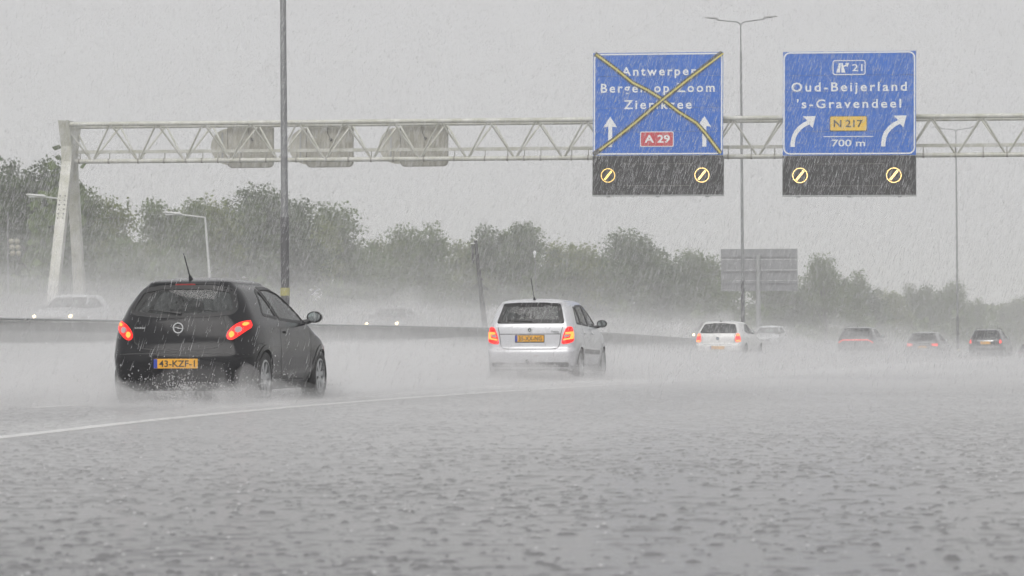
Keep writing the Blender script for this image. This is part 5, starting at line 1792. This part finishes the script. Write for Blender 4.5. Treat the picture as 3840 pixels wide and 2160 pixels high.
def tree_meshes(seed, H, spread, nleaf, trunk_f, slim=1.0, leaf=0.235, low=0.22):
    """a tapered forked trunk with limbs and a crown of leaf clumps hung on the limb ends"""
    rng = np.random.default_rng(seed)
    tm = MB()
    th = H * trunk_f
    pts = [Vector((0, 0, -0.3))]
    for k in range(1, 6): pts.append(Vector((rng.normal(0, 0.05) * k, rng.normal(0, 0.05) * k, th * k / 5 * 1.9)))
    r0 = 0.016 * H
    tm.tube(pts, [r0 * 1.3, r0, r0 * 0.85, r0 * 0.7, r0 * 0.5, r0 * 0.3], 8)
    ends = []
    nl = int(rng.integers(13, 18))
    for i in range(nl):
        f = 0.42 + 0.58 * (i + rng.random()) / nl
        b0 = pts[0].lerp(pts[-1], f * 0.96)
        a = i * 2.4 + rng.normal(0, 0.4)
        up = 0.35 + 0.9 * f + rng.normal(0, 0.15)
        ln = H * (0.20 + 0.16 * rng.random()) * (1.15 - 0.45 * f)
        dirv = Vector((math.cos(a) * slim, math.sin(a) * slim, up)).normalized()
        mid = b0 + dirv * ln * 0.55 + Vector((0, 0, 0.05 * ln))
        end = b0 + dirv * ln + Vector((0, 0, 0.18 * ln))
        tm.tube([b0, mid, end], [r0 * 0.42, r0 * 0.25, r0 * 0.10], 6)
        ends.append((end, 1.0)); ends.append((mid, 0.8))
        for q in range(2):
            e2 = mid + Vector((rng.normal(0, 1), rng.normal(0, 1), rng.normal(0.5, 0.6))).normalized() * ln * 0.42
            tm.tube([mid, e2], [r0 * 0.16, r0 * 0.06], 5)
            ends.append((e2, 0.75))
    top = Vector((rng.normal(0, 0.2), rng.normal(0, 0.2), H * 0.93))
    tm.tube([pts[-1], top], [r0 * 0.3, r0 * 0.08], 6)
    for q in range(4):
        ends.append((pts[-1].lerp(top, 0.25 + 0.25 * q), 0.75 - 0.12 * q))
    # low twigs closing the crown's underside
    for q in range(int(10 * (1 - trunk_f))):
        a = rng.random() * 6.28; rr = spread * (0.2 + 0.7 * rng.random())
        ends.append((Vector((rr * math.cos(a) * slim, rr * math.sin(a) * slim, H * (low + 0.25 * rng.random()))), 0.9))
    E = np.array([[e.x, e.y, e.z] for e, s in ends]); S = np.array([s for e, s in ends])
    # leaves in clumps round the limb ends; clumps are flattened and ragged
    wts = S**2 / (S**2).sum()
    idx = rng.choice(len(ends), nleaf, p=wts)
    rad = 0.105 * H * S[idx]
    dv = rng.normal(0, 1, (nleaf, 3)); dv /= np.linalg.norm(dv, axis=1)[:, None]
    rr = rng.random(nleaf)**0.55
    lob = 1 + 0.35 * np.sin(dv[:, 0] * 5 + idx) * np.sin(dv[:, 2] * 4 + idx * 1.7)
    P = E[idx] + dv * (rad * rr * lob * (1 + 0.25 * (rng.random(nleaf) < 0.15)))[:, None] * np.array([1.05, 1.05, 0.88])
    P[:, 2] = np.maximum(P[:, 2], H * 0.10)
    # each leaf spray: a bent quad pair (two planes meeting at a midrib)
    sz = leaf * (0.55 + 0.9 * rng.random(nleaf))
    ax = rng.normal(0, 1, (nleaf, 3)); ax[:, 2] -= 0.35; ax /= np.linalg.norm(ax, axis=1)[:, None]
    bx = np.cross(ax, rng.normal(0, 1, (nleaf, 3))); bx /= np.maximum(1e-6, np.linalg.norm(bx, axis=1))[:, None]
    cx = np.cross(ax, bx)
    wdt = (sz * (0.32 + 0.2 * rng.random(nleaf)))[:, None]
    ln = sz[:, None]
    v0 = P - ax * ln * 0.5
    v1 = P + bx * wdt + cx * wdt * 0.35
    v2 = P + ax * ln * 0.5
    v3 = P - bx * wdt + cx * wdt * 0.35
    V = np.stack([v0, v1, v2, v3], 1).reshape(-1, 3)
    b = np.arange(nleaf)[:, None] * 4
    F = np.concatenate([b + np.array([[0, 1, 2]]), b + np.array([[0, 2, 3]])], 0)
    return tm.mesh('trunk', M_BARK, True), V, F

PROTO = []
for k, (H, sp_, nlf, tf, slim, mat) in enumerate(((12.0, 3.4, 13000, 0.42, 1.0, M_LEAF), (11.0, 3.8, 13000, 0.38, 1.2, M_LEAF), (13.0, 3.0, 12000, 0.45, 0.8, M_LEAF), (10.0, 2.4, 5500, 0.46, 0.75, M_LEAF2), (12.0, 3.6, 13000, 0.40, 1.1, M_LEAF2))):
    tme, V, F = tree_meshes(100 + k, H, sp_, nlf, tf, slim)
    PROTO.append((H, tme, np_mesh('crown', V, F, mat)))

TREE_KIND = ['dense tree', 'broad tree', 'upright tree', 'thin pale tree', 'pale green tree']
def tree(kind, px, py_top, D, label, wide=1.0, rz=None):
    t = at(px, py_top, D)
    u, v = uv_of(t.x, t.y)
    g = ground_z(u, v) - 0.25
    h = t.z - g
    root = empty('tree', (t.x, t.y, g), random.random() * 6.28 if rz is None else rz)
    tag(root, label, 'tree', 'trees along the far side of the motorway')
    H, tme, cme = PROTO[kind]
    s = h / (H * 1.02)
    sc = (s * wide, s * wide, s)
    a = mobj('trunk', tme, root); a.scale = sc
    c = mobj('crown', cme, root); c.scale = sc
    return root
random.seed(21)
# photo pixel of each tree top (3840 px wide), distance, kind
TREES = [
    (-90, 690, 168, 1, 1.1, 'broad tree cut off by the left edge'),
    (120, 600, 150, 0, 1.0, 'tall dark tree behind the left gantry leg'),
    (262, 690, 160, 2, 1.0, 'dark tree directly behind the left gantry leg'),
    (330, 800, 178, 1, 0.9, 'lower tree just past the gantry leg'),
    (432, 775, 172, 3, 0.9, 'thin airy pale tree with sky showing through, past the gantry leg'),
    (520, 880, 190, 4, 1.0, 'low pale tree left of the small street lamp'),
    (640, 750, 195, 0, 1.0, 'tree just left of the street lamp head'),
    (735, 725, 200, 4, 1.0, 'pale tree behind the small street lamp'),
    (850, 712, 205, 1, 1.0, 'tall tree right of the small street lamp'),
    (965, 705, 208, 2, 1.0, 'tallest tree left of the thick lamp post'),
    (1060, 745, 212, 0, 1.0, 'tree behind the thick lamp post'),
    (1150, 800, 225, 4, 1.0, 'tree just right of the thick lamp post'),
    (1275, 775, 230, 2, 1.05, 'tall rounded tree right of the thick lamp post'),
    (1390, 880, 248, 1, 1.0, 'low tree in the dip right of the tall rounded one'),
    (1480, 870, 255, 4, 1.0, 'pale tree below the third square sign back'),
    (1565, 845, 255, 0, 1.0, 'dark rounded tree left of the leaning pole'),
    (1690, 905, 270, 1, 0.9, 'lower tree just left of the leaning pole'),
    (1770, 870, 268, 4, 1.0, 'tree behind the leaning pole'),
    (1880, 845, 266, 0, 1.0, 'tall tree between the leaning pole and the camera pole'),
    (1965, 850, 268, 2, 1.0, 'tree behind the thin camera pole'),
    (2065, 905, 280, 1, 1.0, 'low tree right of the thin camera pole'),
    (2150, 885, 282, 4, 1.0, 'tree behind the silver hatchback'),
    (2255, 955, 300, 0, 1.0, 'low tree below the taped sign'),
    (2345, 870, 284, 2, 1.1, 'tall tree below the taped signal box'),
    (2440, 895, 292, 1, 1.0, 'broad tree left of the white hatchback'),
    (2520, 965, 315, 0, 1.0, 'lower tree above the white hatchback'),
    (2625, 945, 318, 2, 1.0, 'tree just left of the sign seen from behind'),
    (2700, 990, 330, 1, 1.0, 'tree at the left edge of the sign seen from behind'),
    (2900, 1045, 350, 0, 1.2, 'tree behind the foot of the large sign'),
    (3010, 1050, 350, 1, 1.0, 'tree just right of the sign seen from behind'),
    (3095, 962, 340, 2, 0.85, 'single taller tree right of the sign seen from behind'),
    (3165, 1018, 365, 0, 0.9, 'tree stepping down beyond the taller single one'),
    (3255, 1055, 400, 1, 1.0, 'hazy tree above the light-strip car'),
    (3350, 1075, 430, 4, 1.0, 'hazy low tree below the exit sign'),
    (3450, 1068, 450, 0, 1.0, 'hazy tree above the grey hatchback'),
    (3535, 1075, 470, 1, 1.0, 'hazy tree left of the far lamp post'),
    (3585, 1062, 480, 2, 1.0, 'hazy tree behind the far lamp post'),
    (3640, 1120, 520, 0, 1.0, 'faint tree at the gap near the far lamp post'),
    (3725, 1135, 600, 1, 1.2, 'very faint tree above the roof-rail car'),
    (3800, 1110, 620, 4, 1.2, 'very faint tree near the right edge'),
    (3875, 1105, 640, 0, 1.2, 'very faint tree cut off by the right edge'),
]
for (px, py, D, k, wd, lab) in TREES:
    tree(k, px, py, D, lab, wd * random.uniform(1.0, 1.15))

# undergrowth closing the wood's foot, one uncountable mass
rng = np.random.default_rng(5)
Vs, Fs = [], []
pl = [(px, D) for (px, py, D, k, wd, lab) in TREES]
n_b = 46000
pxs = np.interp(np.linspace(0, 1, n_b), np.linspace(0, 1, len(pl)), [a for a, b in pl]) + rng.normal(0, 25, n_b)
Ds = np.interp(np.linspace(0, 1, n_b), np.linspace(0, 1, len(pl)), [b for a, b in pl]) + rng.uniform(-9, 6, n_b)
X = (pxs - CX) / FPX * Ds
gz = np.array([ground_z(*uv_of(x, y)) for x, y in zip(X, Ds)])
hh = (2.2 + 1.6 * np.sin(X * 0.5) * np.sin(X * 0.23 + 1.0) + 1.2 * np.sin(X * 1.3)) * (0.8 + Ds / 500)
hh = hh * np.where(pxs < 330, 1.9, 1.0)
zz = gz + np.maximum(0.6, hh) * rng.random(n_b)**0.7
P = np.stack([X, Ds, zz], 1)
sz = (0.35 + 0.5 * rng.random(n_b)) * (0.7 + Ds / 420)
ax = rng.normal(0, 1, (n_b, 3)); ax /= np.linalg.norm(ax, axis=1)[:, None]
bx = np.cross(ax, rng.normal(0, 1, (n_b, 3))); bx /= np.maximum(1e-6, np.linalg.norm(bx, axis=1))[:, None]
V = np.stack([P - ax * sz[:, None] * 0.5, P + bx * sz[:, None] * 0.4, P + ax * sz[:, None] * 0.5, P - bx * sz[:, None] * 0.4], 1).reshape(-1, 3)
b = np.arange(n_b)[:, None] * 4
F = np.concatenate([b + np.array([[0, 1, 2]]), b + np.array([[0, 2, 3]])], 0)
o = mobj('undergrowth', np_mesh('undergrowth', V, F, M_LEAF)); tag(o, kind='stuff')
# ------------------------------------------------------------------ falling rain, splashes and thrown droplets
def drop_mat():
    m, nt, out = new_mat('rain_water')
    d = nt.nodes.new('ShaderNodeBsdfDiffuse'); d.inputs[0].default_value = (0.99, 0.99, 1.0, 1)
    t = nt.nodes.new('ShaderNodeBsdfTranslucent'); t.inputs[0].default_value = (0.99, 0.99, 1.0, 1)
    mx = nt.nodes.new('ShaderNodeMixShader'); mx.inputs[0].default_value = 0.55
    tr = nt.nodes.new('ShaderNodeBsdfTransparent')
    m2 = nt.nodes.new('ShaderNodeMixShader'); m2.inputs[0].default_value = 0.54
    nt.links.new(d.outputs[0], mx.inputs[1]); nt.links.new(t.outputs[0], mx.inputs[2])
    nt.links.new(tr.outputs[0], m2.inputs[1]); nt.links.new(mx.outputs[0], m2.inputs[2])
    nt.links.new(m2.outputs[0], out.inputs['Surface'])
    return m
M_RAIN = drop_mat()

def needles(P, D, L, Rr, name, mat):
    """slim three-sided drops: P centres, D directions, L lengths, Rr radii"""
    n = len(P)
    a = np.cross(D, np.array([0.3, 0.9, 0.1])); a /= np.linalg.norm(a, axis=1)[:, None]
    b = np.cross(D, a)
    V = np.empty((n, 4, 3))
    V[:, 0] = P + D * L[:, None] * 0.55
    for k in range(3):
        an = 2 * math.pi * k / 3
        V[:, 1 + k] = P - D * L[:, None] * 0.45 + (a * math.cos(an) + b * math.sin(an)) * Rr[:, None] * 1.15
    base = np.arange(n)[:, None] * 4
    F = np.concatenate([base + np.array([[0, 1 + k, 1 + (k + 1) % 3]]) for k in range(3)] + [base + np.array([[3, 2, 1]])], 0)
    o = mobj(name, np_mesh(name, V.reshape(-1, 3), F, mat))
    tag(o, kind='stuff')
    return o

rng = np.random.default_rng(77)
NR = 190000
Y = 20 + (118 - 20) * rng.random(NR)**0.70
X = (rng.random(NR) * 2 - 1) * (Y * 0.21 + 1.5)
Z = rng.random(NR) * (0.15 * Y + 1.2)
P = np.stack([X, Y, Z], 1)
D = np.stack([0.30 + rng.normal(0, 0.06, NR), rng.normal(0, 0.05, NR), np.ones(NR)], 1); D /= np.linalg.norm(D, axis=1)[:, None]
L = (0.035 + 0.13 * rng.random(NR)**1.4) * (0.45 + Y / 70)
Rr = (0.0008 + 0.0017 * rng.random(NR)**1.6) * (0.5 + Y / 55)
needles(P, D, L, Rr, 'rain', M_RAIN)

# water domes thrown up where drops strike the flooded road
def water_mat():
    m, nt, out = new_mat('splash_water')
    b = nt.nodes.new('ShaderNodeBsdfPrincipled')
    b.inputs['Base Color'].default_value = (0.055, 0.055, 0.058, 1)
    b.inputs['Roughness'].default_value = 0.18
    b.inputs['IOR'].default_value = 1.33
    nt.links.new(b.outputs[0], out.inputs['Surface'])
    return m
M_WATER = water_mat()
rng = np.random.default_rng(31)
NS = 104000
Y = np.sqrt(rng.random(NS) * (50**2 - 7.5**2) + 7.5**2)
X = (rng.random(NS) * 2 - 1) * (Y * 0.20 + 0.6)
# clusters: squalls hit some patches harder
keep = rng.random(NS) < 0.62 + 0.38 * np.sin(X * 1.1 + 0.7 * Y) * np.sin(Y * 0.55 + X * 0.3)
X, Y = X[keep], Y[keep]; NS = len(X)
ridge = rng.random(NS) < 0.35                      # low wavelets between the round splashes
rad = np.where(ridge, 0.006 + 0.006 * rng.random(NS), 0.0040 + 0.0085 * rng.random(NS)**2.3)
hgt = np.where(ridge, rad * (0.22 + 0.25 * rng.random(NS)), rad * (0.38 + 0.5 * rng.random(NS)))
el = np.where(ridge, 2.0 + 4.5 * rng.random(NS)**1.5, 1.2 + 1.8 * rng.random(NS)**2); rot = rng.normal(0, 0.28, NS)
SPL = (X.copy(), Y.copy(), rad.copy(), hgt.copy())
def domes(sel, SEG_, prof, name):
    x, y, r, h, e, ro = X[sel], Y[sel], rad[sel], hgt[sel], el[sel], rot[sel]
    n, m = len(x), len(prof)
    nv = SEG_ * m + 1
    V = np.empty((n, nv, 3))
    for j, (pr, pz) in enumerate(prof):
        for k in range(SEG_):
            a = 2 * math.pi * k / SEG_
            wob = 1 + 0.2 * np.sin(a * 2 + ro * 9)
            lx = pr * r * e * math.cos(a) * wob; ly = pr * r * math.sin(a) * wob * 1.15
            V[:, j * SEG_ + k, 0] = x + lx * np.cos(ro) - ly * np.sin(ro)
            V[:, j * SEG_ + k, 1] = y + lx * np.sin(ro) + ly * np.cos(ro)
            V[:, j * SEG_ + k, 2] = pz * h
    V[:, -1, 0] = x; V[:, -1, 1] = y; V[:, -1, 2] = h
    base = np.arange(n)[:, None] * nv
    Fl = []
    for j in range(m - 1):
        for k in range(SEG_):
            k2 = (k + 1) % SEG_
            Fl.append(base + np.array([[j * SEG_ + k, j * SEG_ + k2, (j + 1) * SEG_ + k2]])); Fl.append(base + np.array([[j * SEG_ + k, (j + 1) * SEG_ + k2, (j + 1) * SEG_ + k]]))
    for k in range(SEG_):
        Fl.append(base + np.array([[(m - 1) * SEG_ + k, (m - 1) * SEG_ + (k + 1) % SEG_, nv - 1]]))
    o = mobj(name, np_mesh(name, V.reshape(-1, 3), np.concatenate(Fl, 0), M_WATER, True)); tag(o, kind='stuff')
domes(Y < 22, 7, [(1.6, -0.10), (1.15, 0.26), (0.7, 0.82)], 'rain_splashes')
domes(Y >= 22, 5, [(1.5, -0.10), (0.9, 0.62)], 'rain_splashes')

# droplets flung from the wheels and bumpers, and soft plumes of spray trailing the cars
def droplets(car, n, spots, smin, smax, seed):
    rng = np.random.default_rng(seed)
    cen = np.array([s[0] for s in spots]); ext = np.array([s[1] for s in spots]); wt = np.array([s[2] for s in spots], dtype=float); wt /= wt.sum()
    idx = rng.choice(len(spots), n, p=wt)
    P = cen[idx] + rng.normal(0, 1, (n, 3)) * ext[idx] * 0.5
    P[:, 2] = np.abs(P[:, 2]) + 0.01
    r = smin + (smax - smin) * rng.random(n)**3
    oct_ = np.array([(1, 0, 0), (-1, 0, 0), (0, 1, 0), (0, -1, 0), (0, 0, 1.3), (0, 0, -1.3)], dtype=float)
    V = P[:, None, :] + oct_[None] * r[:, None, None]
    yaw = -car.rotation_euler.z
    c, s = math.cos(-yaw), math.sin(-yaw)
    Vw = np.stack([V[..., 0] * c - V[..., 1] * s + car.location.x, V[..., 0] * s + V[..., 1] * c + car.location.y, V[..., 2] + car.location.z], -1)
    fo = np.array([(0, 2, 4), (2, 1, 4), (1, 3, 4), (3, 0, 4), (2, 0, 5), (1, 2, 5), (3, 1, 5), (0, 3, 5)])
    F = (np.arange(n)[:, None, None] * 6 + fo[None]).reshape(-1, 3)
    o = mobj('spray_droplets', np_mesh('spray_droplets', Vw.reshape(-1, 3), F, M_RAIN)); tag(o, kind='stuff')

def plume(car, cen, ext, dens, seed):
    """closed lumpy cloud of even density, in the car's frame"""
    bm = bmesh.new()
    bmesh.ops.create_icosphere(bm, subdivisions=4, radius=1.0)
    for v in bm.verts:
        d = v.co.normalized()
        f = 1 + 0.20 * math.sin(d.x * 5 + seed) * math.sin(d.y * 4 + seed * 1.7) + 0.14 * math.sin(d.z * 7 + d.x * 6 + seed * 0.6) + 0.10 * math.sin(d.y * 13 + d.x * 11 + seed) * math.sin(d.x * 17 + seed) + 0.06 * math.sin(d.x * 29 + d.z * 19)
        q = Vector((d.x * ext[0], d.y * ext[1], d.z * ext[2])) * f + Vector(cen)
        v.co = q
    me = bpy.data.meshes.new('spray_plume'); bm.to_mesh(me); bm.free()
    key = 'spray_%.4f_%.2f' % (dens, 0.0)
    if key not in MATS:
        m, nt, out = new_mat(key)
        pv = nt.nodes.new('ShaderNodeVolumePrincipled')
        pv.inputs['Color'].default_value = (0.99, 0.99, 0.992, 1); pv.inputs['Density'].default_value = dens
        nt.links.new(pv.outputs[0], out.inputs['Volume'])
        MATS[key] = m
    me.materials.append(MATS[key]); me.shade_smooth()
    o = mobj('spray_plume', me); tag(o, kind='stuff')
    o.location = car.location; o.rotation_euler = car.rotation_euler
    return o
droplets(BLACK, 6500, [((-0.70, 0.5, 0.10), (0.35, 0.7, 0.32), 2), ((0.80, 0.6, 0.10), (0.40, 0.8, 0.34), 3), ((0.15, -0.05, 0.05), (1.0, 0.5, 0.34), 5), ((0.15, -0.15, 0.05), (0.16, 0.3, 0.35), 2), ((0.9, 3.2, 0.08), (0.3, 0.6, 0.18), 1)], 0.002, 0.0095, 1)
droplets(SILVER, 5000, [((-0.70, 0.5, 0.10), (0.35, 0.7, 0.34), 2), ((0.80, 0.6, 0.10), (0.40, 0.8, 0.38), 3), ((0.0, -0.1, 0.05), (1.1, 0.6, 0.34), 5)], 0.003, 0.010, 2)
plume(BLACK, (0.15, -0.1, 0.0), (1.30, 1.2, 0.40), 0.16, 1)
plume(BLACK, (0.25, -0.1, 0.0), (1.05, 0.9, 0.24), 0.30, 12)
plume(BLACK, (0.80, 0.35, 0.0), (0.36, 0.95, 0.42), 0.60, 13)
plume(BLACK, (0.95, 2.9, 0.0), (0.40, 1.0, 0.26), 0.45, 19)
plume(BLACK, (-0.72, 0.35, 0.0), (0.34, 0.85, 0.36), 0.70, 14)
plume(BLACK, (0.55, 1.3, 0.02), (0.75, 2.6, 0.16), 0.30, 2)
plume(BLACK, (-1.9, 1.6, 0.05), (1.7, 3.4, 0.46), 0.26, 3)
plume(SILVER, (0.0, 0.2, 0.02), (1.6, 1.8, 0.32), 0.50, 4)
plume(SILVER, (0.3, 0.6, 0.1), (2.1, 3.4, 0.55), 0.14, 5)
plume(WHITE, (0.2, 0.2, 0.0), (2.1, 3.2, 0.42), 0.24, 6)
plume(STRIPCAR, (0.3, 0.5, 0.2), (2.6, 5.0, 1.6), 0.060, 7)
plume(GREYCAR, (0.2, 0.8, 0.1), (2.2, 5.0, 1.5), 0.045, 8)
plume(RAILCAR, (0.2, 0.5, 0.0), (1.6, 4.0, 1.0), 0.040, 9)

plume(ONC1, (0.0, 3.2, 0.2), (2.4, 5.0, 1.3), 0.045, 15)
plume(ONC2, (0.0, 3.2, 0.2), (2.6, 5.0, 1.6), 0.110, 16)
plume(ONC3, (0.0, 3.2, 0.1), (2.6, 5.0, 1.3), 0.140, 17)
plume(ONC4, (0.0, 3.2, 0.2), (2.6, 5.0, 1.7), 0.110, 18)

# loose beads and little crowns of white water on and above the splashes
rng = np.random.default_rng(8)
sel = rng.random(len(SPL[0])) < 0.16
Xb, Yb, rs_, hs_ = (a[sel] for a in SPL)
nb = len(Xb)
Xb = Xb + rng.normal(0, 0.006, nb); Yb = Yb + rng.random(nb) * 0.03
Zb = hs_ * (0.9 + 0.8 * rng.random(nb)) + 0.02 * rng.random(nb)**5
rb_ = rs_ * (0.28 + 0.45 * rng.random(nb)**2)
oct_ = np.array([(1.5, 0, 0), (-1.5, 0, 0), (0, 1, 0), (0, -1, 0), (0, 0, 0.8), (0, 0, -0.6)], dtype=float)
Vb = np.stack([Xb, Yb, Zb], 1)[:, None, :] + oct_[None] * rb_[:, None, None]
fo = np.array([(0, 2, 4), (2, 1, 4), (1, 3, 4), (3, 0, 4), (2, 0, 5), (1, 2, 5), (3, 1, 5), (0, 3, 5)])
Fb = (np.arange(nb)[:, None, None] * 6 + fo[None]).reshape(-1, 3)
o = mobj('bouncing_drops', np_mesh('bouncing_drops', Vb.reshape(-1, 3), Fb, M_RAIN)); tag(o, kind='stuff')
